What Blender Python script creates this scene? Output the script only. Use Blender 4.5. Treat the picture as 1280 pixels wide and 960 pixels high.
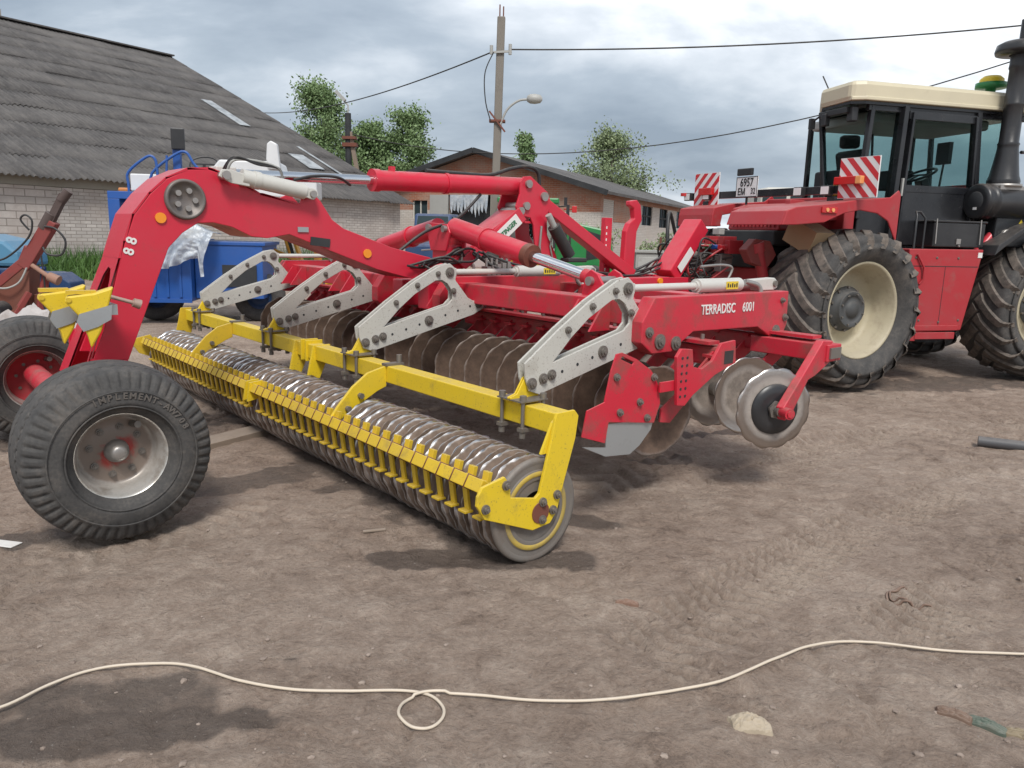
import bpy, math, random
import numpy as np
from mathutils import Vector, Matrix
from mathutils.geometry import tessellate_polygon
random.seed(7); rng = np.random.default_rng(11)
PI = math.pi; sin, cos, rad = math.sin, math.cos, math.radians
for o in list(bpy.data.objects): bpy.data.objects.remove(o)
S = bpy.context.scene; COL = S.collection

# ------------------------------------------------------------------ camera
F_PX = 962.0; PITCH = math.atan(187 / F_PX); ROLL = rad(1.5)
Rv = Vector((1, 0, 0)); Fv = Vector((0, cos(PITCH), -sin(PITCH))); Uv = Vector((0, sin(PITCH), cos(PITCH)))
Rr = Rv * cos(ROLL) + Uv * sin(ROLL); Ur = Uv * cos(ROLL) - Rv * sin(ROLL)
cd = bpy.data.cameras.new('camera'); cam = bpy.data.objects.new('camera', cd); COL.objects.link(cam)
cd.sensor_width = 36; cd.lens = 36 * F_PX / 1280; cd.clip_start = 0.05; cd.clip_end = 2000
m3 = Matrix((Rr, Ur, -Fv)).transposed()
cam.matrix_world = Matrix.Translation((0, 0, 1.6)) @ m3.to_4x4()
S.camera = cam
S.render.resolution_x, S.render.resolution_y = 1024, 768

# ------------------------------------------------------------------ sky and sun (overcast)
SUN_EL, SUN_AZ = rad(52), rad(172)          # behind the camera
W = bpy.data.worlds.new('World'); S.world = W; W.use_nodes = True
nt = W.node_tree; N = nt.nodes; Lk = nt.links
for n in list(N): N.remove(n)
out = N.new('ShaderNodeOutputWorld'); bg = N.new('ShaderNodeBackground'); bg.inputs[1].default_value = 0.105
sky = N.new('ShaderNodeTexSky'); sky.sky_type = 'NISHITA'; sky.sun_disc = False
sky.sun_elevation = SUN_EL; sky.sun_rotation = SUN_AZ; sky.air_density = 1.4; sky.dust_density = 2.5
tc = N.new('ShaderNodeTexCoord'); sep = N.new('ShaderNodeSeparateXYZ'); Lk.new(tc.outputs['Generated'], sep.inputs[0])
def wmath(op, a, b=None, c=None, clamp=False):
    n = N.new('ShaderNodeMath'); n.operation = op; n.use_clamp = clamp
    for i, v in enumerate((a, b, c)):
        if v is None: continue
        if isinstance(v, (int, float)): n.inputs[i].default_value = v
        else: Lk.new(v, n.inputs[i])
    return n.outputs[0]
# the cloud layer is a flat sheet high above: project the view direction onto it
zc = wmath('MAXIMUM', sep.outputs[2], 0.0); zz = wmath('ADD', zc, 0.42)
cx = wmath('DIVIDE', sep.outputs[0], zz); cy = wmath('DIVIDE', sep.outputs[1], zz)
cmb = N.new('ShaderNodeCombineXYZ'); Lk.new(cx, cmb.inputs[0]); Lk.new(cy, cmb.inputs[1]); cmb.inputs[2].default_value = 3.7
mp = N.new('ShaderNodeMapping'); mp.inputs['Scale'].default_value = (1.25, 2.0, 1); mp.inputs['Location'].default_value = (1.3, 0.55, 0); Lk.new(cmb.outputs[0], mp.inputs[0])
def wnoise(sc, det, rough, dist=0.0):
    n = N.new('ShaderNodeTexNoise'); n.inputs['Scale'].default_value = sc; n.inputs['Detail'].default_value = det
    n.inputs['Roughness'].default_value = rough; n.inputs['Distortion'].default_value = dist; Lk.new(mp.outputs[0], n.inputs['Vector']); return n.outputs[0]
n1 = wnoise(0.85, 8, 0.52, 0.25); n2 = wnoise(2.3, 8, 0.55, 0.3)
nm = wmath('ADD', wmath('MULTIPLY', n1, 0.80), wmath('MULTIPLY', n2, 0.20))
cr = N.new('ShaderNodeValToRGB'); Lk.new(nm, cr.inputs[0])
e = cr.color_ramp.elements
e[0].position = 0.36; e[0].color = (1.8, 2.2, 2.75, 1)
e[1].position = 0.63; e[1].color = (8.6, 8.7, 8.9, 1)
x = e.new(0.46); x.color = (2.9, 3.35, 3.9, 1)
x = e.new(0.54); x.color = (4.9, 5.25, 5.7, 1)
mx = N.new('ShaderNodeMix'); mx.data_type = 'RGBA'; mx.inputs[0].default_value = 0.93
Lk.new(sky.outputs[0], mx.inputs[6]); Lk.new(cr.outputs[0], mx.inputs[7])
Lk.new(mx.outputs[2], bg.inputs[0]); Lk.new(bg.outputs[0], out.inputs[0])
sd = bpy.data.lights.new('sun', 'SUN'); sun = bpy.data.objects.new('sun', sd); COL.objects.link(sun)
sd.energy = 1.9; sd.angle = rad(16); sd.color = (1, 0.965, 0.91)
sdir = Vector((sin(SUN_AZ) * cos(SUN_EL), cos(SUN_AZ) * cos(SUN_EL), sin(SUN_EL)))
sun.rotation_euler = sdir.to_track_quat('Z', 'Y').to_euler()
S.view_settings.view_transform = 'Standard'; S.view_settings.look = 'None'; S.view_settings.exposure = 0.72; S.view_settings.gamma = 1

# ------------------------------------------------------------------ materials
MATS = {}
class NT:
    def __init__(s, name, rough=0.5, metal=0.0):
        m = bpy.data.materials.new(name); m.use_nodes = True; s.m = m; s.t = m.node_tree; s.n = s.t.nodes; s.l = s.t.links
        s.b = s.n['Principled BSDF']; s.b.inputs['Roughness'].default_value = rough; s.b.inputs['Metallic'].default_value = metal
        s.tc = s.n.new('ShaderNodeTexCoord'); MATS[name] = m
    def set(s, inp, v):
        if isinstance(v, (int, float)): s.b.inputs[inp].default_value = v
        elif isinstance(v, tuple): s.b.inputs[inp].default_value = (*v, 1)
        else: s.l.new(v, s.b.inputs[inp])
    def noise(s, sc, det=5, rough=0.6, vec=None, out=0, dist=0, scale3=None):
        n = s.n.new('ShaderNodeTexNoise'); n.inputs['Scale'].default_value = sc; n.inputs['Detail'].default_value = det; n.inputs['Roughness'].default_value = rough; n.inputs['Distortion'].default_value = dist
        v = vec or s.tc.outputs['Object']
        if scale3:
            mp = s.n.new('ShaderNodeMapping'); mp.inputs['Scale'].default_value = scale3; s.l.new(v, mp.inputs[0]); v = mp.outputs[0]
        s.l.new(v, n.inputs['Vector']); return n.outputs[out]
    def ramp(s, f, stops):
        r = s.n.new('ShaderNodeValToRGB'); s.l.new(f, r.inputs[0]); e = r.color_ramp.elements
        def c(v): return (v, v, v, 1) if isinstance(v, (int, float)) else (*v, 1)
        e[0].position = stops[0][0]; e[0].color = c(stops[0][1]); e[1].position = stops[-1][0]; e[1].color = c(stops[-1][1])
        for p, v in stops[1:-1]: q = e.new(p); q.color = c(v)
        return r.outputs[0]
    def mix(s, f, a, b, mode='MIX'):
        n = s.n.new('ShaderNodeMix'); n.data_type = 'RGBA'; n.blend_type = mode
        for i, v in ((0, f), (6, a), (7, b)):
            if isinstance(v, (int, float)): n.inputs[i].default_value = v
            elif isinstance(v, tuple): n.inputs[i].default_value = (*v, 1)
            else: s.l.new(v, n.inputs[i])
        return n.outputs[2]
    def math(s, op, a, b=0.0, clamp=False):
        n = s.n.new('ShaderNodeMath'); n.operation = op; n.use_clamp = clamp
        for i, v in ((0, a), (1, b)):
            if isinstance(v, (int, float)): n.inputs[i].default_value = v
            else: s.l.new(v, n.inputs[i])
        return n.outputs[0]
    def bump(s, h, st=0.3, d=0.02):
        n = s.n.new('ShaderNodeBump'); n.inputs['Strength'].default_value = st; n.inputs['Distance'].default_value = d; s.l.new(h, n.inputs['Height']); s.l.new(n.outputs[0], s.b.inputs['Normal'])
    def sepxyz(s, v=None):
        n = s.n.new('ShaderNodeSeparateXYZ'); s.l.new(v or s.tc.outputs['Object'], n.inputs[0]); return n.outputs
    def comb(s, x, y, z=0.0):
        n = s.n.new('ShaderNodeCombineXYZ')
        for i, v in enumerate((x, y, z)):
            if isinstance(v, (int, float)): n.inputs[i].default_value = v
            else: s.l.new(v, n.inputs[i])
        return n.outputs[0]

MUD = (0.13, 0.092, 0.068)
def paint(name, col, rough=0.35, metal=0.0, mud=0.35, mudcol=MUD, sc=6, spat=0.5, coat=0.0, fade=0.12, dustf=0.32):
    t = NT(name, rough, metal)
    big = t.noise(sc, 7, 0.65); small = t.noise(sc * 14, 3, 0.6); pl = t.noise(sc * 0.35, 4, 0.6)
    base = t.mix(t.ramp(pl, [(0.35, 0.0), (0.7, 1.0)]), col, tuple(c * (1 - fade) + 0.16 * fade for c in col))
    a = t.ramp(big, [(0.66 - 0.32 * mud, 0.0), (0.86 - 0.18 * mud, min(1.0, 0.25 + mud))])
    b = t.ramp(small, [(0.64 - 0.05 * spat, 0.0), (0.70 - 0.04 * spat, min(1, spat))])
    f = t.math('MAXIMUM', a, t.math('MULTIPLY', b, t.ramp(big, [(0.35, 0.1), (0.6, 1.0)])))
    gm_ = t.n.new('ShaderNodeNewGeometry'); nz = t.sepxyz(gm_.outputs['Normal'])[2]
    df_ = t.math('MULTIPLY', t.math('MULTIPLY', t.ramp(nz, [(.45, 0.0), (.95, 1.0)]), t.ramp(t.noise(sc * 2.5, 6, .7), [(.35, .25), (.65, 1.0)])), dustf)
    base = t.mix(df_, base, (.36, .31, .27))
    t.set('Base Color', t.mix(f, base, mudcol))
    t.set('Roughness', t.mix(f, (rough,) * 3, (0.85,) * 3))
    if metal: t.set('Metallic', t.mix(f, (metal,) * 3, (0.0,) * 3))
    if coat: t.set('Coat Weight', coat); t.b.inputs['Coat Roughness'].default_value = 0.15
    t.bump(big, 0.12, 0.01)
    return t.m
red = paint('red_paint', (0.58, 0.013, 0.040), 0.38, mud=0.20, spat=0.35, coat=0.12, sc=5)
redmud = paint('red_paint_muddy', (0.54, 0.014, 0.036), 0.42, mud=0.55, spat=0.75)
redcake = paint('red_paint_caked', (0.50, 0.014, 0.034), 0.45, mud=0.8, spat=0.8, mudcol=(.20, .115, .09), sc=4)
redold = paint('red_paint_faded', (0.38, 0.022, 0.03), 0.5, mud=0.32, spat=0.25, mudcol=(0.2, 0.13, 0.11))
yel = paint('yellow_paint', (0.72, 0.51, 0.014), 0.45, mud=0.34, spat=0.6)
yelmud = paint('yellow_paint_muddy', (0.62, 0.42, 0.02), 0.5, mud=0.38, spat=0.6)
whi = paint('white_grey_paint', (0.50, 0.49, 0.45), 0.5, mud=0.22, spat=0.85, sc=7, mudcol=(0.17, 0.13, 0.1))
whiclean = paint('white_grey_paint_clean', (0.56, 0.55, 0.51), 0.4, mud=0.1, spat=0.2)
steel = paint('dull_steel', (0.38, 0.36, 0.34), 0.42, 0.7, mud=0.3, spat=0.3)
galv = paint('galvanised_steel', (0.42, 0.44, 0.45), 0.38, 0.6, mud=0.15, spat=0.2)
chrome = paint('chrome', (0.75, 0.76, 0.78), 0.12, 1.0, mud=0.02, spat=0.05)
bolt = paint('bolt_steel', (0.22, 0.2, 0.18), 0.5, 0.6, mud=0.4, spat=0.5)
rust = paint('rusty_iron', (0.16, 0.05, 0.03), 0.8, mud=0.4, spat=0.4, mudcol=(0.09, 0.055, 0.04))
rustred = paint('rusty_red_paint', (0.23, 0.035, 0.03), 0.7, mud=0.35, spat=0.4, mudcol=(0.08, 0.05, 0.04))
blk = paint('black_plastic', (0.018, 0.018, 0.02), 0.35, mud=0.12, spat=0.12, mudcol=(0.1, 0.09, 0.08))
blkgl = paint('black_paint', (0.012, 0.013, 0.016), 0.25, mud=0.1, spat=0.1, mudcol=(0.09, 0.08, 0.07))
hosem = paint('hose_rubber', (0.02, 0.02, 0.021), 0.5, mud=0.25, spat=0.2)
blue = paint('blue_paint', (0.012, 0.085, 0.34), 0.45, mud=0.12, spat=0.2, mudcol=(0.08, 0.09, 0.1))
blued = paint('blue_paint_dark', (0.012, 0.045, 0.13), 0.55, mud=0.3, spat=0.3, mudcol=(0.05, 0.05, 0.05))
bluel = paint('pale_blue_paint', (0.07, 0.22, 0.36), 0.5, mud=0.15, spat=0.2)
green = paint('green_paint', (0.012, 0.19, 0.045), 0.35, mud=0.1, spat=0.15)
cream = paint('cream_plastic', (0.60, 0.54, 0.39), 0.45, mud=0.1, spat=0.15, mudcol=(0.35, 0.3, 0.22))
creamrim = paint('cream_rim_paint', (0.43, 0.38, 0.265), 0.55, mud=0.5, spat=0.5, mudcol=(0.24, 0.19, 0.14))
whitep = paint('white_panel', (0.68, 0.69, 0.70), 0.4, mud=0.1, spat=0.1, mudcol=(0.3, 0.28, 0.25))
whiteold = paint('old_white_paint', (0.55, 0.54, 0.49), 0.5, mud=0.2, spat=0.2, mudcol=(0.3, 0.28, 0.22))
orange = paint('orange_reflector', (0.85, 0.28, 0.01), 0.3, mud=0.02, spat=0.05)
signred = paint('reflective_red', (0.55, 0.02, 0.03), 0.35, mud=0.1, spat=0.1)
signwhite = paint('reflective_white', (0.72, 0.72, 0.72), 0.35, mud=0.12, spat=0.1, mudcol=(0.4, 0.36, 0.32))
letwhite = paint('letter_white', (0.75, 0.74, 0.72), 0.5, mud=0.15, spat=0.2, mudcol=(0.4, 0.2, 0.18))
letblack = paint('letter_black', (0.015, 0.015, 0.015), 0.5, mud=0, spat=0)
letgreen = paint('letter_green', (0.01, 0.16, 0.06), 0.5, mud=0, spat=0)
lettyre = paint('tyre_letter', (0.105, 0.092, 0.082), 0.85, mud=0.2, spat=0.2)
card = paint('cardboard', (0.40, 0.27, 0.15), 0.85, mud=0.15, spat=0.1)
wood = paint('weathered_wood', (0.24, 0.185, 0.14), 0.85, mud=0.4, spat=0.3)
yelstk = paint('yellow_sticker', (0.75, 0.55, 0.02), 0.45, mud=0.1, spat=0.3, mudcol=(0.03, 0.03, 0.03))
concrete = paint('concrete', (0.30, 0.28, 0.24), 0.9, mud=0.3, spat=0.3, mudcol=(0.17, 0.16, 0.14))
cablem = paint('cream_cable', (0.62, 0.53, 0.42), 0.5, mud=0.12, spat=0.15)
wirem = paint('wire_black', (0.02, 0.02, 0.02), 0.6, mud=0, spat=0)
greyp = paint('grey_paint', (0.36, 0.36, 0.34), 0.5, mud=0.15, spat=0.2)
darkin = paint('dark_interior', (0.02, 0.022, 0.025), 0.8, mud=0.1, spat=0.1, mudcol=(0.04, 0.035, 0.03))
sackm = paint('dirty_sack', (0.46, 0.43, 0.42), 0.8, mud=0.45, spat=0.5, mudcol=(0.22, 0.16, 0.13), sc=4)
paperm = paint('crumpled_paper', (0.40, 0.33, 0.24), 0.85, mud=0.25, spat=0.2, mudcol=(0.24, 0.18, 0.12))
bark = paint('tree_bark', (0.13, 0.11, 0.09), 0.9, mud=0.3, spat=0.3, mudcol=(0.25, 0.23, 0.2))
lampred = paint('red_lamp', (0.5, 0.01, 0.01), 0.2, mud=0, spat=0)
lampamber = paint('amber_lamp', (0.8, 0.35, 0.12), 0.2, mud=0, spat=0)
mirror = paint('mirror_glass', (0.5, 0.5, 0.52), 0.08, 1.0, mud=0, spat=0)

def mk_tyre(name, dust):
    t = NT(name, 0.8)
    a = t.noise(7, 8, 0.7); b = t.noise(60, 3, 0.6)
    f = t.math('ADD', t.math('MULTIPLY', a, 0.75), t.math('MULTIPLY', b, 0.25))
    t.set('Base Color', t.ramp(f, [(0.34, (0.034, 0.033, 0.033)), (0.50, (0.060, 0.057, 0.055)), (0.60, (0.080 + .012 * dust, 0.073 + .010 * dust, 0.068 + .008 * dust)), (0.76, (0.14, 0.118, 0.10))]))
    t.bump(b, 0.25, 0.005); return t.m
tyrem = mk_tyre('tyre_rubber', 0.3); tyred = mk_tyre('tyre_rubber_dusty', 1.0)
t = NT('tyre_lug', 0.85); a = t.noise(9, 6, 0.7)
t.set('Base Color', t.ramp(a, [(0.35, (0.065, 0.058, 0.052)), (0.6, (0.17, 0.142, 0.12))])); lugm = t.m

# worn steel with mud towards the hub: follows the part's own radius (rings about local Y)
def radial_steel(name, r0, r1, inner, metal_col=(0.55, 0.55, 0.56), amp=0.035):
    t = NT(name, 0.25, 1.0); o = t.sepxyz()
    r = t.math('SQRT', t.math('ADD', t.math('MULTIPLY', o[0], o[0]), t.math('MULTIPLY', o[2], o[2])))
    n = t.noise(14, 5, 0.65); n2 = t.noise(3.0, 4, 0.6)
    rr = t.math('ADD', r, t.math('ADD', t.math('MULTIPLY', t.math('SUBTRACT', n, 0.5), amp), t.math('MULTIPLY', t.math('SUBTRACT', n2, 0.5), amp * 1.5)))
    q = t.n.new('ShaderNodeMapRange'); t.l.new(rr, q.inputs[0]); q.inputs[1].default_value = r0; q.inputs[2].default_value = r1
    f = q.outputs[0]
    mudc = t.mix(t.ramp(n, [(0.35, 0.0), (0.65, 1.0)]), inner, tuple(c * 1.7 for c in inner))
    t.set('Base Color', t.mix(f, mudc, metal_col)); t.set('Metallic', t.ramp(f, [(0.3, 0.0), (0.8, 1.0)])); t.set('Roughness', t.ramp(f, [(0.2, 0.85), (0.9, 0.33)]))
    t.bump(n, 0.25, 0.01); return t.m
ringm = radial_steel('roller_ring_steel', 0.2575, 0.2655, (0.125, 0.090, 0.068), (0.46, 0.46, 0.47), 0.020)
discm = radial_steel('disc_steel_muddy', 0.262, 0.30, (0.092, 0.060, 0.043), (0.28, 0.25, 0.23))
discn = radial_steel('disc_steel_worn', 0.15, 0.23, (0.17, 0.145, 0.125), (0.46, 0.42, 0.39))

def glass(name, tint, rough=0.02, tr=0.75):
    t = NT(name, rough); t.set('Base Color', tint); t.set('Transmission Weight', tr); t.set('IOR', 1.1); t.b.inputs['Specular IOR Level'].default_value = 0.9
    return t.m
cabglass = glass('cab_glass', (0.52, 0.65, 0.635), tr=1.0)
darkglass = glass('dark_glass', (0.035, 0.05, 0.055), 0.06, tr=0.0)
t = NT('plastic_sheet', 0.3); t.set('Base Color', t.ramp(t.noise(3, 6, 0.7), [(0.35, (0.45, 0.52, 0.6)), (0.65, (0.75, 0.78, 0.8))])); t.set('Transmission Weight', 0.25); t.set('Alpha', t.ramp(t.noise(4.5, 5, 0.6), [(0.35, 0.62), (0.65, 0.95)]))
t.bump(t.noise(9, 4, 0.6, scale3=(1, 1, 0.25)), 0.6, 0.05); plastic = t.m

def brickm(name, c1, c2, mortar, bw=0.26, bh=0.088, stain=None, msize=0.012, offs=0.0):
    t = NT(name, 0.92); o = t.sepxyz()
    v = t.comb(t.math('ADD', t.math('ADD', o[0], o[1]), offs), o[2])
    b = t.n.new('ShaderNodeTexBrick'); t.l.new(v, b.inputs['Vector'])
    b.inputs['Color1'].default_value = (*c1, 1); b.inputs['Color2'].default_value = (*c2, 1); b.inputs['Mortar'].default_value = (*mortar, 1)
    b.inputs['Scale'].default_value = 1; b.inputs['Brick Width'].default_value = bw; b.inputs['Row Height'].default_value = bh; b.inputs['Mortar Size'].default_value = msize; b.inputs['Mortar Smooth'].default_value = 0.3; b.inputs['Bias'].default_value = 0.1
    n = t.noise(0.9, 8, 0.68); n2 = t.noise(11, 4, 0.6)
    c = t.mix(t.ramp(n2, [(0.3, 0.0), (0.75, 0.55)]), b.outputs[0], tuple(q * 0.62 for q in c1))
    if stain: c = t.mix(t.ramp(n, [(0.42, 0.0), (0.66, 0.75)]), c, stain)
    t.set('Base Color', c); t.bump(b.outputs[1], -0.6, 0.012); return t.m
whbrick = brickm('white_brick', (0.60, 0.55, 0.51), (0.45, 0.41, 0.38), (0.20, 0.175, 0.155), 0.32, 0.105, (0.34, 0.29, 0.26))
whblock = brickm('white_block', (0.62, 0.56, 0.52), (0.46, 0.42, 0.39), (0.20, 0.175, 0.155), 0.55, 0.21, (0.36, 0.3, 0.27), 0.018)
rdbrick = brickm('red_brick', (0.42, 0.15, 0.08), (0.30, 0.115, 0.07), (0.36, 0.29, 0.23), 0.30, 0.09, (0.33, 0.26, 0.21))
gwbrick = brickm('garage_white_brick', (0.64, 0.60, 0.55), (0.52, 0.48, 0.44), (0.28, 0.25, 0.22), 0.30, 0.09, (0.46, 0.40, 0.35))
t = NT('asbestos_sheet', 0.93); g = t.tc.outputs['Object']; o = t.sepxyz()
cell = t.comb(t.math('FLOOR', t.math('DIVIDE', o[0], 1.13)), t.math('FLOOR', t.math('DIVIDE', o[1], 1.6)))
wn = t.n.new('ShaderNodeTexWhiteNoise'); t.l.new(cell, wn.inputs[0])
lich = t.noise(0.42, 8, 0.7); fine = t.noise(9, 5, 0.7); st = t.noise(2.2, 6, 0.7, scale3=(2.2, 0.35, 1))
c = t.ramp(lich, [(0.36, (0.055, 0.051, 0.050)), (0.5, (0.085, 0.079, 0.077)), (0.66, (0.125, 0.116, 0.110))])
c = t.mix(t.ramp(wn.outputs[0], [(0.0, 0.2), (1.0, 0.0)]), c, (0.065, 0.06, 0.06))
c = t.mix(t.ramp(st, [(0.45, 0.0), (0.7, 0.6)]), c, (0.155, 0.142, 0.132))
c = t.mix(t.ramp(fine, [(0.60, 0.0), (0.75, 0.6)]), c, (0.21, 0.195, 0.18))
t.set('Base Color', c); t.bump(fine, 0.3, 0.02); roofm = t.m
t = NT('skylight_sheet', 0.4); t.set('Base Color', t.ramp(t.noise(2, 5, 0.7), [(0.4, (0.20, 0.21, 0.22)), (0.6, (0.40, 0.42, 0.43))])); skylm = t.m

def leafm(name, a, b):
    t = NT(name, 0.6); t.set('Base Color', t.ramp(t.noise(0.55, 4, 0.7), [(0.32, a), (0.68, b)])); t.set('Transmission Weight', 0.0)
    t.b.inputs['Subsurface Weight'].default_value = 0.0; return t.m
leaf1 = leafm('leaves', (0.11, 0.18, 0.065), (0.21, 0.30, 0.13))
leaf2 = leafm('pale_leaves', (0.15, 0.20, 0.10), (0.27, 0.33, 0.17))
grassm = leafm('grass_blades', (0.03, 0.085, 0.015), (0.10, 0.19, 0.04))

# ground
t = NT('dirt', 0.93)
n1 = t.noise(0.9, 9, 0.68); n2 = t.noise(6.5, 9, 0.72, dist=0.6); n3 = t.noise(48, 5, 0.75); n4 = t.noise(0.25, 4, 0.6)
at = t.n.new('ShaderNodeAttribute'); at.attribute_name = 'wet_dark'
ad = t.n.new('ShaderNodeAttribute'); ad.attribute_name = 'packed'
f = t.math('ADD', t.math('ADD', t.math('MULTIPLY', n1, 0.38), t.math('MULTIPLY', n2, 0.36)), t.math('MULTIPLY', n3, 0.26))
c = t.ramp(f, [(0.38, (0.155, 0.107, 0.079)), (0.455, (0.275, 0.203, 0.157)), (0.53, (0.365, 0.281, 0.224)), (0.63, (0.50, 0.405, 0.332))])
c = t.mix(t.math('MULTIPLY', ad.outputs[2], 0.42), c, (0.46, 0.37, 0.30))
pit = t.noise(17, 6, .8, dist=.8, scale3=(1, 1.6, 1)); c = t.mix(t.ramp(pit, [(.33, .75), (.42, 0.0)]), c, (.13, .095, .073))
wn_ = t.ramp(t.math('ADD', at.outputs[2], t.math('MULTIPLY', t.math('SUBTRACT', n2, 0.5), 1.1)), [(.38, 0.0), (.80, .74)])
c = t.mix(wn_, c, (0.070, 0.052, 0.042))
sp = t.noise(95, 2, 0.5); c = t.mix(t.ramp(sp, [(0.69, 0.0), (0.74, 0.55)]), c, (0.42, 0.38, 0.34))
t.set('Base Color', c); t.set('Roughness', t.ramp(at.outputs[2], [(0.6, 0.93), (1.0, 0.5)]))
n5 = t.noise(22, 8, 0.75, dist=.4); hb = t.math('ADD', t.math('MULTIPLY', n2, 0.6), t.math('ADD', t.math('MULTIPLY', n3, 0.35), t.math('MULTIPLY', n5, .55))); t.bump(hb, 1.0, 0.05); dirtm = t.m
t = NT('pebble', 0.9); t.set('Base Color', t.ramp(t.noise(20, 3, 0.6), [(0.3, (0.15, 0.112, 0.09)), (0.7, (0.34, 0.275, 0.23))])); pebm = t.m

# ------------------------------------------------------------------ mesh building
class MB:
    def __init__(s): s.v = []; s.f = []; s.sm = []
    def add(s, vs, fs, smooth=False):
        b = len(s.v); s.v += [tuple(p) for p in vs]; s.f += [tuple(i + b for i in f) for f in fs]; s.sm += [smooth] * len(fs); return s
    def box(s, c, d, R=None):
        c = Vector(c); h = [q / 2 for q in d]; vs = []
        for x in (-1, 1):
            for y in (-1, 1):
                for z in (-1, 1):
                    p = Vector((x * h[0], y * h[1], z * h[2])); vs.append(c + (R @ p if R else p))
        return s.add(vs, [(0, 1, 3, 2), (4, 6, 7, 5), (0, 4, 5, 1), (2, 3, 7, 6), (0, 2, 6, 4), (1, 5, 7, 3)])
    def box2(s, a, b): return s.box([(a[i] + b[i]) / 2 for i in range(3)], [abs(b[i] - a[i]) for i in range(3)])
    def bar(s, p0, p1, w, h, up=(0, 0, 1)):
        p0 = Vector(p0); p1 = Vector(p1); d = p1 - p0; L = d.length; d.normalize(); up = Vector(up)
        if abs(d.dot(up)) > 0.99: up = Vector((0, 1, 0))
        sd = d.cross(up).normalized(); u2 = sd.cross(d)
        return s.box((p0 + p1) / 2, (L, w, h), Matrix((d, sd, u2)).transposed())
    def cyl(s, p0, p1, r, r2=None, n=16, cap=True):
        p0 = Vector(p0); p1 = Vector(p1); r2 = r if r2 is None else r2; d = (p1 - p0).normalized()
        a = d.orthogonal().normalized(); b = d.cross(a); vs = []
        for p, q in ((p0, r), (p1, r2)):
            for i in range(n): t = 2 * PI * i / n; vs.append(p + (a * cos(t) + b * sin(t)) * q)
        s.add(vs, [(i, (i + 1) % n, n + (i + 1) % n, n + i) for i in range(n)], True)
        if cap: s.add(vs[:n], [tuple(reversed(range(n)))]); s.add(vs[n:], [tuple(range(n))])
        return s
    def tube(s, pts, r, n=8, closed=False, rs=None):
        P = [Vector(p) for p in pts]; m = len(P); vs = []; nrm = None
        for i, p in enumerate(P):
            a = P[i - 1] if (i > 0 or closed) else P[i]; b = P[(i + 1) % m] if (i < m - 1 or closed) else P[i]
            d = (b - a).normalized()
            if nrm is None: nrm = d.orthogonal().normalized()
            nrm = (nrm - d * nrm.dot(d)).normalized(); bb = d.cross(nrm); rr = rs[i] if rs else r
            for k in range(n): t = 2 * PI * k / n; vs.append(p + (nrm * cos(t) + bb * sin(t)) * rr)
        fs = []
        for i in range(m if closed else m - 1):
            j = (i + 1) % m
            for k in range(n): fs.append((i * n + k, i * n + (k + 1) % n, j * n + (k + 1) % n, j * n + k))
        s.add(vs, fs, True)
        if not closed: s.add(vs[:n], [tuple(reversed(range(n)))]); s.add(vs[-n:], [tuple(range(n))])
        return s
    def prism(s, poly, u0, u1, holes=(), plane='vz'):
        """poly in (v,z) extruded along u (local y); plane 'vu' extrudes along z; 'uz' extrudes along v"""
        def P(q, u): return {'vz': (q[0], u, q[1]), 'vu': (q[0], q[1], u), 'uz': (u, q[0], q[1])}[plane]
        loops = [list(poly)] + [list(h) for h in holes]; flat = [q for l in loops for q in l]
        tri = tessellate_polygon([[Vector((q[0], q[1], 0)) for q in l] for l in loops]) if holes else [tuple(range(len(poly)))]
        n = len(flat); vs = [P(q, u0) for q in flat] + [P(q, u1) for q in flat]; fs = []
        for t in tri: fs.append(tuple(t)); fs.append(tuple(i + n for i in reversed(t)))
        b = 0
        for l in loops:
            k = len(l)
            for i in range(k): fs.append((b + i, b + (i + 1) % k, n + b + (i + 1) % k, n + b + i))
            b += k
        return s.add(vs, fs)
    def lathe(s, prof, c=(0, 0, 0), n=48, fn=None, axis='y', smooth=True):
        """prof list of (axial, radius); fn(theta,a,r)->(a,r)"""
        vs = []
        for a, r in prof:
            for i in range(n):
                t = 2 * PI * i / n; aa, rr = fn(t, a, r) if fn else (a, r)
                if axis == 'y': vs.append((c[0] + rr * sin(t), c[1] + aa, c[2] + rr * cos(t)))
                elif axis == 'z': vs.append((c[0] + rr * sin(t), c[1] + rr * cos(t), c[2] + aa))
                else: vs.append((c[0] + aa, c[1] + rr * sin(t), c[2] + rr * cos(t)))
        fs = []
        for j in range(len(prof) - 1):
            for i in range(n): fs.append((j * n + i, j * n + (i + 1) % n, (j + 1) * n + (i + 1) % n, (j + 1) * n + i))
        return s.add(vs, fs, smooth)
    def mesh(s, name, mat):
        m = bpy.data.meshes.new(name); m.from_pydata(s.v, [], s.f); m.polygons.foreach_set('use_smooth', s.sm)
        m.materials.append(mat); m.validate()
        import bmesh
        b = bmesh.new(); b.from_mesh(m); bmesh.ops.recalc_face_normals(b, faces=b.faces); b.to_mesh(m); b.free()
        return m
    def build(s, name, mat, parent=None, bevel=0.0, loc=(0, 0, 0), rot=(0, 0, 0)):
        o = bpy.data.objects.new(name, s.mesh(name, mat)); COL.objects.link(o); o.location = loc; o.rotation_euler = rot
        if parent: o.parent = parent
        if bevel:
            md = o.modifiers.new('bevel', 'BEVEL'); md.width = bevel; md.segments = 2; md.limit_method = 'ANGLE'; md.angle_limit = rad(38)
        return o
def tag(o, label=None, cat=None, group=None, kind=None):
    if label: o['label'] = label
    if cat: o['category'] = cat
    if group: o['group'] = group
    if kind: o['kind'] = kind
    return o
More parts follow.
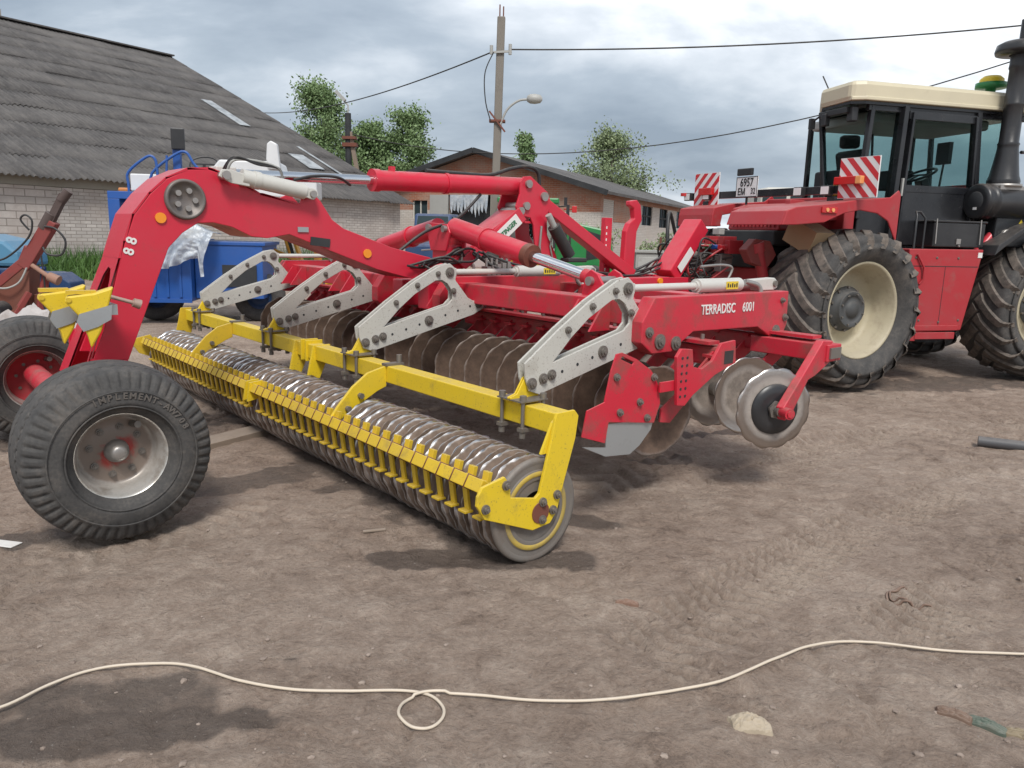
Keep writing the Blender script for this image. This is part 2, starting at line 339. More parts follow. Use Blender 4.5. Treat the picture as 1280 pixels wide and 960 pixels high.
def thing(name, label, cat, loc=(0, 0, 0), rz=0.0, group=None):
    o = bpy.data.objects.new(name, None); COL.objects.link(o); o.location = loc; o.rotation_euler = (0, 0, rz); o.empty_display_size = 0.2
    return tag(o, label, cat, group)
def copy_part(o, parent, loc=None):
    c = o.copy(); COL.objects.link(c); c.parent = parent
    if loc is not None: c.location = loc
    for ch in [q for q in bpy.data.objects if q.parent == o]: copy_part(ch, c)
    return c
def text(body, size, mat, name, parent, M, extrude=0.002, label=None, shear=0.0, align='CENTER', bold=0.0):
    cu = bpy.data.curves.new('t', 'FONT'); cu.body = body; cu.size = size; cu.extrude = extrude; cu.align_x = align; cu.align_y = 'CENTER'; cu.shear = shear; cu.offset = bold; cu.resolution_u = 3
    tmp = bpy.data.objects.new('t', cu); me = bpy.data.meshes.new_from_object(tmp); bpy.data.objects.remove(tmp); bpy.data.curves.remove(cu)
    me.transform(M); me.materials.clear(); me.materials.append(mat); me.name = name
    o = bpy.data.objects.new(name, me); COL.objects.link(o)
    if parent: o.parent = parent
    return o
def basis(o, x, y):
    """matrix taking text x,y to given axes, at origin o"""
    x = Vector(x).normalized(); y = Vector(y).normalized(); z = x.cross(y); m = Matrix((x, y, z)).transposed().to_4x4(); m.translation = Vector(o); return m
def spline(pts, k=8, closed=False):
    P = [Vector(p) for p in pts]; o = []; n = len(P)
    for i in range(n if closed else n - 1):
        p1, p2 = P[i], P[(i + 1) % n]; p0 = P[i - 1] if (i > 0 or closed) else p1; p3 = P[(i + 2) % n] if (i + 2 < n or closed) else p2
        for j in range(k):
            t = j / k; o.append(0.5 * ((2 * p1) + (p2 - p0) * t + (2 * p0 - 5 * p1 + 4 * p2 - p3) * t * t + (3 * p1 - p0 - 3 * p2 + p3) * t ** 3))
    if not closed: o.append(P[-1])
    return o
_bm = {}
def bolts(name, parent, spots, mat=None, axis='y', head=.022):
    """one object per bolt: spots (v, u, z, radius)"""
    for (v, u, z, r) in spots:
        if (r, head, mat) not in _bm:
            b = MB().cyl((0, -head, 0), (0, 0, 0), r, n=6).cyl((0, -head * .45, 0), (0, 0, 0), r * 1.45, n=14).cyl((0, -head * 1.35, 0), (0, -head, 0), r * .5, n=8)
            _bm[(r, head, mat)] = b.mesh(name, mat or bolt)
        o = bpy.data.objects.new(name, _bm[(r, head, mat)]); COL.objects.link(o); o.location = (v, u, z); o.parent = parent
def hose(pts, r, mat, parent, name='hose'): return MB().tube(spline(pts, 7), r, 7).build(name, mat, parent)

# ------------------------------------------------------------------ ground
_VT = {}
def vnoise(X, Y, sc, seed):
    if seed not in _VT: _VT[seed] = np.random.default_rng(seed).random((256, 256))
    T = _VT[seed]; x = X * sc + 1000.3; y = Y * sc + 1000.7
    xi = np.floor(x).astype(int); yi = np.floor(y).astype(int); fx = x - xi; fy = y - yi; fx = fx * fx * (3 - 2 * fx); fy = fy * fy * (3 - 2 * fy)
    g = lambda a, b: T[a & 255, b & 255]
    return (g(xi, yi) * (1 - fx) + g(xi + 1, yi) * fx) * (1 - fy) + (g(xi, yi + 1) * (1 - fx) + g(xi + 1, yi + 1) * fx) * fy - 0.5
TRACKS = [((3.9, 6.0), (0.1, 2.3), 0.42, 0.085, 0.55, 0.020), ((4.6, 5.2), (1.4, 2.7), 0.42, 0.085, 0.55, 0.018), ((0.1, 4.3), (3.1, 8.6), 0.5, 0.19, 0.8, 0.016),
          ((5.8, 7.6), (1.6, 5.6), 0.45, 0.09, 0.5, 0.02), ((1.3, 1.6), (3.6, 3.6), 0.45, 0.2, 0.9, 0.016), ((3.6, 6.9), (1.0, 4.6), 0.4, 0.08, 0.5, 0.014), ((4.4, 3.9), (2.2, 2.0), 0.4, 0.085, 0.5, 0.014), ((6.5, 6.2), (3.0, 4.0), 0.40, 0.1, 0.6, 0.016),
          ((-4.6, 4.2), (-1.2, 6.9), 0.5, 0.17, 0.8, 0.028), ((-2.6, 2.9), (-1.2, 4.6), 0.36, 0.12, 0.6, 0.015)]
WET_DARK = [((-1.30, 2.42), 0.52, 0.20, 18), ((-1.6, 2.2), 0.26, 0.13, 20), ((-0.30, 3.59), 0.42, 0.15, 5), ((0.06, 3.62), 0.34, 0.17, 10), ((-.1, 3.66), .5, .09, 5), ((0.45, 4.2), 0.30, 0.13, 0), ((1.13, 5.46), 0.34, 0.13, 10), ((-1.35, 2.2), .45, .12, 10), ((-1.9, 4.6), 0.9, 0.25, 35),
       ((-1.0, 4.9), 1.6, 0.32, 128), ((-3.3, 5.9), 1.0, 0.5, 20), ((1.9, 6.4), 0.5, 0.09, 20), ((-2.6, 3.75), 0.5, 0.12, 15), ((5.2, 9.0), 2.2, 0.5, 20)]  # wet and oily stains, plus dark patches under roller, wheels and tractor
def ground_fields(X, Y):
    near = 1 / (1 + ((X * X + (Y - 4) ** 2) / 260.0))
    z = vnoise(X, Y, 0.5, 1) * 0.035 + vnoise(X, Y, 1.7, 2) * 0.028
    rg = vnoise(X, Y, 0.8, 9) + 0.5
    z += (vnoise(X, Y, 5, 3) * 0.026 + vnoise(X * 0.55 + Y * 0.4, Y * 1.0 - X * 0.25, 11, 4) * 0.026 + vnoise(X, Y, 23, 5) * 0.017) * (0.3 + 0.95 * rg)
    cl = vnoise(X, Y, 13, 16) + 0.5 * vnoise(X, Y, 27, 17); z += np.clip(cl - 0.27, 0, 0.12) * 0.16 * np.clip(rg * 2 - .55, 0, 1)
    rt = vnoise(X * 0.35 + Y * 0.25, Y * 1.1 - X * 0.5, 7, 18); z -= np.clip(0.05 - np.abs(rt), 0, .05) * 0.28 * np.clip(1.5 - rg * 1.6, 0, 1)
    cr_ = np.abs(vnoise(X + 0.3 * vnoise(X, Y, 3, 14), Y, 2.6, 15)); z -= np.clip(0.035 - cr_, 0, 0.035) * 0.5 * (rg > 0.45)
    pk = np.zeros_like(z)
    for (p0, p1, w, pitch, k, dep) in TRACKS:
        d = np.array(p1) - np.array(p0); L = np.hypot(*d); d = d / L; s = (X - p0[0]) * d[0] + (Y - p0[1]) * d[1]; t = -(X - p0[0]) * d[1] + (Y - p0[1]) * d[0]
        t = t + 0.09 * np.sin(s * 1.3 + pitch * 40)
        m = np.clip((w / 2 - np.abs(t)) / 0.03, 0, 1) * np.clip(s / 0.5, 0, 1) * np.clip((L - s) / 0.5, 0, 1)
        m = m * np.clip(0.55 + 1.9 * vnoise(X, Y, 2.1, int(pitch * 1000)) + 1.2 * vnoise(X, Y, 7, 77), 0, 1)
        lug = np.tanh(3 * np.sin(2 * PI * (s + k * np.abs(t)) / pitch + 1.2 * vnoise(X, Y, 2.2, 31)))
        z = z * (1 - 0.5 * m) + m * (-0.010 + dep * 0.85 * lug); pk = np.maximum(pk, m * (0.5 + 0.5 * lug))
    wet_dark = np.zeros_like(z)
    for (c, a, b, ang) in WET_DARK:
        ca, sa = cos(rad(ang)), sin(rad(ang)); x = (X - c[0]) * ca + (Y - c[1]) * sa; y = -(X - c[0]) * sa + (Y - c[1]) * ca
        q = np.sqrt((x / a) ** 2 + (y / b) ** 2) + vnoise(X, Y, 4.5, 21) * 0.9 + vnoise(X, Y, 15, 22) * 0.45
        wet_dark = np.maximum(wet_dark, np.clip((1.15 - q) / 0.4, 0, 1) * (0.75 if a > 0.5 else 0.95))
    return z * near - 0.008, wet_dark, pk
xs = np.concatenate([-np.geomspace(420, 6.6, 50), np.arange(-6.5, 8.5, 0.021), np.geomspace(8.6, 420, 50)])
ys = np.concatenate([np.linspace(-60, 0.9, 14), np.arange(1.0, 11.5, 0.021), np.geomspace(11.6, 700, 70)])
X, Y = np.meshgrid(xs, ys); Z, WT, PK = ground_fields(X, Y); nx, ny = len(xs), len(ys)
me = bpy.data.meshes.new('ground'); V = np.stack([X, Y, Z], -1).reshape(-1, 3).astype(np.float32)
idx = np.arange(nx * ny).reshape(ny, nx); Q = np.stack([idx[:-1, :-1], idx[:-1, 1:], idx[1:, 1:], idx[1:, :-1]], -1).reshape(-1, 4).astype(np.int32)
me.vertices.add(len(V)); me.vertices.foreach_set('co', V.ravel()); me.loops.add(Q.size); me.loops.foreach_set('vertex_index', Q.ravel())
me.polygons.add(len(Q)); me.polygons.foreach_set('loop_start', np.arange(0, Q.size, 4, dtype=np.int32)); me.polygons.foreach_set('loop_total', np.full(len(Q), 4, dtype=np.int32))
me.polygons.foreach_set('use_smooth', np.ones(len(Q), dtype=bool)); me.update(calc_edges=True)
for nm_, D in (('wet_dark', WT), ('packed', PK)):
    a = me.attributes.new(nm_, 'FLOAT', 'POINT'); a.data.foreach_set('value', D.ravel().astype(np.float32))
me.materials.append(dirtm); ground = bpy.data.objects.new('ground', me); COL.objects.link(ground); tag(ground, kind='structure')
def gz(x, y): return float(ground_fields(np.array([[x]]), np.array([[y]]))[0][0, 0])

# loose stones and clods
mb = MB(); ico = [(0, 0, 1), (.89, 0, .45), (.28, .85, .45), (-.72, .53, .45), (-.72, -.53, .45), (.28, -.85, .45), (.72, .53, -.45), (-.28, .85, -.45), (-.89, 0, -.45), (-.28, -.85, -.45), (.72, -.53, -.45), (0, 0, -1)]
icf = [(0, 1, 2), (0, 2, 3), (0, 3, 4), (0, 4, 5), (0, 5, 1), (1, 6, 2), (2, 7, 3), (3, 8, 4), (4, 9, 5), (5, 10, 1), (6, 7, 2), (7, 8, 3), (8, 9, 4), (9, 10, 5), (10, 6, 1), (11, 7, 6), (11, 8, 7), (11, 9, 8), (11, 10, 9), (11, 6, 10)]
px_ = rng.uniform(-1, 1, 2600); py_ = 1.5 + 8.5 * rng.random(2600) ** 1.5; px_ = px_ * (0.8 * py_ + 0.4); pz_ = ground_fields(px_.reshape(1, -1), py_.reshape(1, -1))[0][0]
for i in range(2600):
    r = 0.002 + 0.013 * random.random() ** 5; a = random.random() * 6.28; ca, sa = cos(a), sin(a); s1, s2 = random.uniform(0.7, 1.5), random.uniform(0.35, 0.8)
    vs = []
    for q in ico:
        j = random.uniform(0.75, 1.2); x, y, z = q[0] * r * s1 * j, q[1] * r * j, q[2] * r * s2 * j; vs.append((px_[i] + x * ca - y * sa, py_[i] + x * sa + y * ca, pz_[i] + z + r * 0.15))
    mb.add(vs, icf)
tag(mb.build('gravel', pebm), 'small loose stones and crumbs of dry earth on the yard', 'gravel', kind='stuff')

# ------------------------------------------------------------------ long barn with a corrugated roof, left
BO = (-5.30, 35.88, 0); BR = rad(90 - 33.3); SL = 0.4507; HW = 17.4; EZ = 3.0; BL = 44.0
barn = thing('barn', 'long low white brick barn with a huge grey corrugated roof on the left', 'barn', BO, BR)
MB().prism([(0, 0), (2 * HW, 0), (2 * HW, EZ - 0.1), (HW, EZ + HW * SL - 0.25), (0, EZ - 0.1)], -0.001, -0.4, plane='uz').build('gable_wall', whbrick, barn)
w = MB(); segs = []
MB().box2((-5.4, 0, 0), (-0.42, 0.4, EZ - 0.12)).build('wall', whbrick, barn)
MB().box2((-15.2, 0.02, 0), (-5.41, 0.4, EZ - 0.38)).build('wall', whbrick, barn)
MB().box2((-30, 0.0, 0), (-15.21, 0.4, EZ - 0.38)).build('wall', whblock, barn)
MB().box2((-30, -0.03, EZ - 0.37), (-5.42, 0.42, EZ - 0.05)).build('lintel_beam', concrete, barn)
MB().box2((-5.0, -0.004, 1.5), (-3.4, 0.2, 2.55)).build('bricked_up_window', whblock, barn)
# corrugated sheets, row over row
rows = 12; roofb = MB(); slen = math.hypot(1, SL); mb = MB(); step = (HW + 0.45) / rows; xsr = np.arange(-BL, 0.55, 0.045)
for r_ in range(rows):
    u0 = -0.45 + r_ * step; u1 = u0 + step + 0.14; jit = 0.0
    vs = []; 
    col = {}
    for k, (uu, lift) in enumerate(((u0, 0.03), ((u0 + u1) / 2, 0.024), (u1, 0.012))):
        for xx in xsr:
            c_ = math.floor(xx / 1.13); rj = math.sin(c_ * 12.9898 + r_ * 78.233) * 43758.5; rj -= math.floor(rj)
            wv = 0.034 * sin(2 * PI * xx / 0.18); du = (rj - 0.5) * 0.07 if k == 0 else 0; sg = 0.03 * sin(xx * 0.22 + r_ * .4) + 0.015 * sin(xx * 0.71 + r_)
            vs.append((xx, uu + du, EZ + (uu + du) * SL + wv + lift + rj * 0.03 + sg * 0.6))
    n_ = len(xsr); fs = []
    for k in range(2):
        for i in range(n_ - 1): fs.append((k * n_ + i, k * n_ + i + 1, (k + 1) * n_ + i + 1, (k + 1) * n_ + i))
    mb.add(vs, fs, True)
ro = mb.build('roof', roofm, barn); md = ro.modifiers.new('thick', 'SOLIDIFY'); md.thickness = 0.012
MB().prism([(HW, EZ + HW * SL - 0.02), (2 * HW + .4, EZ - 0.2), (2 * HW + .4, EZ - 0.1), (HW, EZ + HW * SL + 0.06)], -BL, 0.5, plane='uz').build('back_roof', roofm, barn)
MB().bar((-BL, HW, EZ + HW * SL + 0.10), (0.5, HW, EZ + HW * SL + 0.10), 0.5, 0.07).build('ridge_cap', roofm, barn)
MB().box2((-8.7, HW - 0.15, EZ + HW * SL + 0.1), (-8.3, HW + 0.15, EZ + HW * SL + 0.45)).build('ridge_vent', concrete, barn)
for (xx, ua, ub, wd) in ((-2.9, 6.9, 9.9, 0.55), (-2.7, 2.4, 3.9, 0.8), (-1.6, 2.0, 5.0, 0.16)):
    MB().bar((xx, ua, EZ + ua * SL + 0.12), (xx + 0.1, ub, EZ + ub * SL + 0.12), wd, 0.02).build('skylight_strip', skylm, ro)
MB().box2((-BL, 0.0, EZ - 0.13), (-0.3, 0.12, EZ - 0.04)).build('eave_board', darkin, barn)

# ------------------------------------------------------------------ brick garage with gable
GO = (4.05, 38.0, 0); GRZ = rad(66); gar = thing('garage', 'brick garage with a red brick gable, a dark open doorway and a low grey roof', 'garage', GO, GRZ)
GW = 13.3; EZ2 = 3.7; AZ2 = 5.67
wl = MB(); D0, D1, DH = 5.88, 8.35, 3.55; W0, W1 = 9.62, 10.55
wl.prism([(0, 0), (D0, 0), (D0, DH), (D1, DH), (D1, 0), (GW, 0), (GW, 3.1), (0, 3.1)], 0, 0.4, holes=[[(W0, 2.3), (W1, 2.3), (W1, 3.0), (W0, 3.0)]] if False else (), plane='uz') if False else None
for a_, b_, lo, hi in ((0, D0, 0, 2.75), (D1, W0, 0, 2.75), (W1, GW, 0, 2.75), (W0, W1, 0, 2.3)): wl.box2((0, a_, lo), (0.4, b_, hi))
wl.build('lower_gable_wall', gwbrick, gar)
MB().prism([(0, 2.752), (D0, 2.752), (D0, DH), (D1, DH), (D1, 2.752), (W0, 2.752), (W0, 3.25), (W1, 3.25), (W1, 2.752), (GW, 2.752), (GW, EZ2 - .05), (GW / 2, AZ2 - .05), (0, EZ2 - .05)], 0, 0.4, plane='uz').build('gable', rdbrick, gar)
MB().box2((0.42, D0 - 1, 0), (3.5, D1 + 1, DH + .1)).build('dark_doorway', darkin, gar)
MB().box2((-0.05, D0 - 0.28, 0), (0.1, D0, DH)).build('door_jamb', concrete, gar); MB().box2((-0.05, D1, 0), (0.1, D1 + 1.1, DH)).build('sliding_door', greyp, gar)
dr = MB()
for k in range(11):
    a_ = D0 + 0.15 + k * 0.2; dr.prism([(a_, DH), (a_ + 0.22, DH), (a_ + 0.2, DH - 0.5 - 0.35 * random.random()), (a_ + 0.1, DH - 0.75 - 0.4 * random.random()), (a_ + 0.03, DH - 0.5)], -0.03 - 0.01 * (k % 2), -0.02 - 0.01 * (k % 2), plane='uz')
dr.build('torn_door_curtain', plastic, gar)
MB().box2((0.15, W0, 2.3), (0.2, W1, 3.25)).build('window', darkglass, gar)
f_ = MB(); [f_.box2((0.08, W0 + q, 2.3), (0.14, W0 + q + 0.06, 3.25)) for q in (0, .43, .87)]; f_.build('window_frame', whiteold, gar)
sw = MB(); wins = [(7.66, 10.0, 2.31, 3.38), (11.83, 14.0, 2.25, 3.38), (16.6, 19.6, 2.3, 3.4)]; prev = 0.402
for a_, b_, lo, hi in wins: sw.box2((prev, 0, 0), (a_, 0.4, 3.4)); sw.box2((a_, 0, 0), (b_, 0.4, lo)); prev = b_
sw.box2((prev, 0, 0), (26, 0.4, 3.4)); sw.build('side_wall', gwbrick, gar)
MB().box2((0.402, 0.0, 3.402), (26, 0.4, EZ2)).build('upper_side_wall', rdbrick, gar)
MB().box2((2.1, -0.02, 2.35), (5.1, 0.1, 3.395)).build('bricked_up_window', rdbrick, gar)
for a_, b_, lo, hi in wins:
    wo = MB().box2((a_, 0.15, lo), (b_, 0.2, hi)).build('side_window', darkglass, gar)
    g_ = MB(); [g_.box2((a_ + (b_ - a_) * q - .05, 0.06, lo), (a_ + (b_ - a_) * q + .05, 0.12, hi)) for q in (0.03, .5, .97)]; g_.box2((a_, 0.065, (lo + hi) / 2 - .04), (b_, 0.115, (lo + hi) / 2 + .04)); g_.build('window_bars', darkin, wo)
rf = MB(); rf.prism([(-0.5, EZ2 - 0.12), (GW / 2, AZ2), (GW + .5, EZ2 - .12), (GW + .5, EZ2 + .02), (GW / 2, AZ2 + .14), (-0.5, EZ2 + 0.02)], -0.6, 26.5, plane='uz')
rf.build('roof', roofm, gar)
fs_ = MB(); fs_.bar((-0.62, -.5, EZ2 - .06), (-0.62, GW / 2, AZ2 + .04), .05, .26); fs_.bar((-0.62, GW / 2, AZ2 + .04), (-0.62, GW + .5, EZ2 - .06), .05, .26); fs_.build('verge_board', darkin, gar)

# ------------------------------------------------------------------ poles and wires
pole = thing('utility_pole', 'tall concrete utility pole with a curved street lamp arm', 'utility pole', (-0.72, 25, 0))
MB().bar((0, 0, 0), (0.11, 0, 8.05), 0.24, 0.24).build('shaft', paint('weathered_concrete', (.20, .18, .155), .9, mud=.4, spat=.4, mudcol=(.11, .10, .09), sc=2), pole, 0.03)
MB().cyl((.06, 0, 8.05), (.06, 0, 8.4), .02).cyl((.17, 0, 8.05), (.17, 0, 8.35), .02).build('top_pins', rust, pole)
MB().bar((-.2, -.16, 7.0), (.45, -.16, 7.05), .05, .06).cyl((-.17, -.16, 6.95), (-.17, -.16, 7.2), .05).cyl((.4, -.16, 6.95), (.4, -.16, 7.25), .05).build('insulator_bracket', greyp, pole)
la = MB().tube(spline([(.15, -.16, 4.9), (.35, -.2, 5.35), (.7, -.22, 5.62), (1.05, -.24, 5.66)]), .035, 8).build('lamp_arm', greyp, pole)
MB().lathe([(-.06, .02), (-.04, .09), (.05, .14), (.2, .15), (.36, .12), (.42, .04)], (1.0, -.24, 5.68), 16, axis='x').build('lamp_head', greyp, pole)
MB().box2((-.2, -.2, 5.0), (.3, .17, 5.06)).bar((-.2, -.18, 5.3), (.3, -.18, 4.7), .05, .05).build('pole_clamp', rust, pole)
MB().tube(spline([(-.1, -.2, 7.0), (-.35, -.2, 6.4), (-.32, -.2, 5.6), (-.15, -.2, 5.0)]), .018, 6).build('hanging_wire', wirem, pole)
lp = thing('lamp_pole', 'distant dark lamp pole with a pale wooden brace beyond the barn roof', 'lamp pole', (-9.55, 45, 0))
MB().cyl((0, 0, 0), (0, 0, 8.0), .2, .17, 10).build('shaft', darkin, lp); MB().bar((.1, 0, 7.0), (1.1, 0, 1.5), .22, .22).build('brace', wood, lp)
MB().tube([(0, 0, 8.0), (.02, 0, 8.4), (-.25, 0, 8.75)], .05, 6).build('lamp_arm', greyp, lp); MB().bar((-.15, 0, 8.65), (-.65, 0, 9.15), .25, .18).build('lamp_head', greyp, lp)
MB().box2((-.3, -.25, 6.2), (.5, .25, 6.4)).box2((-.3, -.25, 6.6), (.45, .25, 6.75)).build('crossarm', rust, lp)
def wire(name, a, b, sag, r, label):
    a, b = Vector(a), Vector(b); pts = []
    for i in range(25): t_ = i / 24; p = a.lerp(b, t_); p.z -= sag * 4 * t_ * (1 - t_); pts.append(p)
    tag(MB().tube(pts, r, 6).build(name, wirem), label, 'cable', 'overhead cables')
wire('overhead_cable', (-.9, 24.84, 7.0), (-16.5, 51, 8.75), 0.55, .022, 'black overhead cable from the concrete pole down left to the lamp pole')
wire('overhead_cable', (-.28, 24.84, 7.1), (22, 22.5, 8.75), 0.45, .022, 'thick black overhead cable running right from the top of the concrete pole')
wire('overhead_cable', (-9.4, 45, 6.9), (19.2, 25.5, 8.7), 2.35, .022, 'thin lower overhead cable crossing behind the concrete pole to the tractor cab')

# ------------------------------------------------------------------ wheels
def ribbed_tyre(R, w, rim, zig=26, blocks=52):
    """implement tyre about local Y, centre at origin"""
    nT = 312; grooves = (-.52, 0.0, .52); tw = w * 0.425
    prof = []
    for k in range(61): a = -tw + 2 * tw * k / 60; prof.append((a, R - 0.022 * (a / tw) ** 2, 't'))
    sh = [(tw + .012, R - .03), (tw + .024, R - .045), (tw + .034, R - .065), (tw + .045, R - .09)]
    side = [(tw + .050, R - .105), (tw + .058, R - .14), (tw + .062, R - .17), (tw + .06, R - .2), (tw + .05, rim + .06), (tw + .03, rim + .03), (tw + .012, rim + .012), (tw - .01, rim)]
    full = [(-a, r, 's') for a, r in reversed(sh)]; full = [(-a, r, 'x') for a, r in reversed(side)] + full + prof + [(a, r, 's') for a, r in sh] + [(a, r, 'x') for a, r in side]
    kinds = {}
    it = iter(full); mb = MB(); P = [(a, r) for a, r, k in full]; K = [k for a, r, k in full]
    vs = []
    for (a, r), k in zip(P, K):
        for i in range(nT):
            t = 2 * PI * i / nT; rr = r; aa = a
            if k == 't':
                z = 0.011 * (2 / PI) * math.asin(sin(t * zig * 2)) * 1.0
                for g in grooves:
                    if abs(a - (g * 1.15 * tw + z)) < 0.0062: rr -= 0.014
                if abs(a) > tw * 0.93: rr -= 0.006 if sin(t * blocks) > 0.6 else 0
            elif k == 's':
                aa = a - math.copysign(0.012, a) if sin(t * blocks) > 0.6 else a
            vs.append((rr * sin(t), aa, rr * cos(t)))
    fs = []
    for j in range(len(P) - 1):
        for i in range(nT): fs.append((j * nT + i, j * nT + (i + 1) % nT, (j + 1) * nT + (i + 1) % nT, (j + 1) * nT + i))
    mb.add(vs, fs, True); 
    for r_ in (R - .118, R - .195): mb.lathe([(-(tw + .0625), r_), (-(tw + .067), r_ + .004), (-(tw + .0625), r_ + .008)], n=96)
    return mb
def arc_text(body, r, y, size, mat, parent, th0, dth, name='sidewall_lettering'):
    """letters standing on the outer (-Y) sidewall; angle measured clockwise from the top as seen from outside"""
    vs = MB()
    for i, ch in enumerate(body):
        if ch == ' ': continue
        th = th0 + dth * i                     # seen from -Y, +X is right
        up = Vector((sin(th), 0, cos(th))); rt = Vector((cos(th), 0, -sin(th))); c = up * r + Vector((0, y, 0))
        cu = bpy.data.curves.new('t', 'FONT'); cu.body = ch; cu.size = size; cu.extrude = .002; cu.align_x = 'CENTER'; cu.align_y = 'CENTER'; cu.resolution_u = 2; cu.offset = .001
        tmp = bpy.data.objects.new('t', cu); me = bpy.data.meshes.new_from_object(tmp); bpy.data.objects.remove(tmp); bpy.data.curves.remove(cu)
        me.transform(basis(c, rt, up)); vs.add([v.co[:] for v in me.vertices], [tuple(p.vertices) for p in me.polygons]); bpy.data.meshes.remove(me)
    return vs.build(name, mat, parent)

# ------------------------------------------------------------------ the disc harrow
HO = (0.083, 3.618, 0); HRZ = rad(40)
har = thing('disc_harrow', 'red disc harrow with a long yellow ring roller, white arms and gooseneck boom', 'disc harrow', HO, HRZ)
# everything below is (v, u, z): v towards the tractor, u across to the far end
U_ARMS = (0.30, 2.07, 3.53, 5.32)
# roller rings
PIT = 0.117; prof = [(-.062, .190), (-.048, .215), (-.046, .260), (-.041, .261), (-.036, .236), (-.020, .224), (-.004, .226), (.002, .246), (.016, .262), (.024, .267), (.034, .200), (.058, .190)]
def ringfn(ph):
    def f(t, a, r):
        k = max(0, (r - .22) / .045); return (a + 0.007 * k * sin(9 * t + ph), r + 0.0035 * k * sin(18 * t + ph))
    return f
for i in range(49):
    u = 0.035 + i * PIT
    if i < 5: base = MB().lathe(prof[:3], n=84, fn=ringfn(i * 1.3)).lathe(prof[2:4], n=84, fn=ringfn(i * 1.3)).lathe(prof[3:9], n=84, fn=ringfn(i * 1.3)).lathe(prof[8:10], n=84, fn=ringfn(i * 1.3)).lathe(prof[9:], n=84, fn=ringfn(i * 1.3)).build('roller_ring', ringm, har, loc=(.04, u, .262)); protos = [base] if i == 0 else protos + [base]
    else:
        copy_part(protos[i % 5], har, (.04, u, .262)).rotation_euler = (0, i * 0.7, 0)
MB().cyl((.04, 0.02, .262), (.04, 5.7, .262), .20, n=32).build('roller_drum', paint('roller_drum_mud', (0.09, 0.065, 0.05), 0.9, mud=0.5), har)
MB().lathe([(-.03, .235), (-.034, .25), (-.03, .266), (-.01, .268), (.0, .262)], (.04, 0.0, .262), 64).lathe([(-.028, .10), (-.03, .245)], (.04, 0.0, .262), 64).lathe([(-.034, .155), (-.036, .16), (-.034, .205), (-.03, .21)], (.04, 0.0, .262), 64).build('roller_end_ring', paint('worn_grey_ring', (0.20, 0.18, 0.16), 0.6, 0.3, mud=0.6, spat=.6), har)
MB().lathe([(-.036, .176), (-.039, .178), (-.039, .200), (-.036, .202)], (.04, 0.0, .262), 64).build('roller_end_band', paint('mud_smeared_yellow', (.6, .42, .03), .6, mud=1.0, spat=.8, sc=3.5, mudcol=(.17, .145, .12)), har)
MB().cyl((.04, -.07, .262), (.04, 0.02, .262), .055).build('roller_bearing', rust, har)
# yellow roller frame
for a_, b_ in ((-0.02, 2.80), (2.86, 5.72)): MB().box2((.165, a_, .625), (.275, b_, .735)).build('roller_beam', yel, har, .006)
MB().box2((.15, 2.78, .60), (.29, 2.80, .76)).box2((.15, 2.86, .60), (.29, 2.88, .76)).box2((.18, 2.8, .64), (.26, 2.86, .72)).build('beam_joint', yel, har, .003)
ep = [(.12, .723), (.13, .75), (.25, .752), (.278, .72), (.262, .606), (.196, .395), (.168, .299), (.152, .244), (.108, .191), (-.006, .179), (-.305, .3), (-.352, .373), (-.348, .418), (-.321, .459), (-.19, .486), (-.158, .443), (-.152, .376), (.006, .342), (.03, .36), (.10, .62)]
epo = MB().prism(ep, -.065, -.047).build('roller_end_plate', yel, har, .003)
bolts('bolt', epo, [(v, -.065, z, .016) for v, z in ((.145, .335), (.05, .315), (.05, .225), (-.305, .352), (-.185, .445), (.12, .26))])
MB().prism([(.05, .55), (.12, .7), (.165, .73), (.165, .62), (.10, .55)], -.046, -.03).build('end_gusset', yel, har)
MB().prism(ep, 5.75, 5.765).build('roller_end_plate', yelmud, har, .003)
# curved struts and hangers
strut = [(.165, .735), (.165, .60), (.10, .575), (0, .52), (-.10, .455), (-.19, .375), (-.24, .375), (-.245, .425), (-.19, .50), (-.08, .62), (.03, .70)]
for u in (1.62, 4.38):
    so = MB().prism(strut, u - .012, u + .012).build('curved_strut', yelmud if u > 2 else yel, har, .003)
    MB().cyl((-.03, u - .04, .56), (-.03, u + .03, .56), .02, n=6).cyl((-.12, u - .04, .485), (-.12, u + .03, .485), .02, n=6).box2((.155, u - .03, .735), (.29, u + .03, .75)).cyl((.27, u, .74), (.27, u, .80), .02, n=6).build('strut_clamp', bolt, so)
for u in (2.66, 2.98):
    MB().prism([(.15, .74), (.29, .74), (.25, .6), (.16, .40), (.02, .38), (.0, .44), (.1, .5)], u - .012, u + .012).build('roller_hanger', yel, har, .003)
for u in U_ARMS:   # yellow brackets clamped on the beam, holding the white arms
    br_ = MB().prism([(.13, .74), (.31, .74), (.33, .78), (.36, .86), (.30, .90), (.22, .86), (.17, .78), (.12, .765)], u - .014, u - .004).prism([(.13, .74), (.31, .74), (.33, .78), (.36, .86), (.30, .90), (.22, .86), (.17, .78), (.12, .765)], u + .004, u + .014).box2((.14, u - .07, .737), (.30, u + .07, .752)).build('arm_bracket', yel, har, .003)
    c_ = MB()
    for du in (-.085, .085):
        c_.tube([(.15, u + du, .58), (.15, u + du, .76)], .011, 6).tube([(.29, u + du, .58), (.29, u + du, .76)], .011, 6).cyl((.15, u + du, .755), (.15, u + du, .785), .02, n=6).cyl((.29, u + du, .755), (.29, u + du, .785), .02, n=6).box2((.13, u + du - .02, .595), (.31, u + du + .02, .615))
        c_.cyl((.15, u + du, .56), (.15, u + du, .59), .018, n=6).cyl((.29, u + du, .56), (.29, u + du, .59), .018, n=6)
    c_.box2((.125, u - .1, .75), (.31, u + .1, .757)).build('u_bolts', bolt, br_)
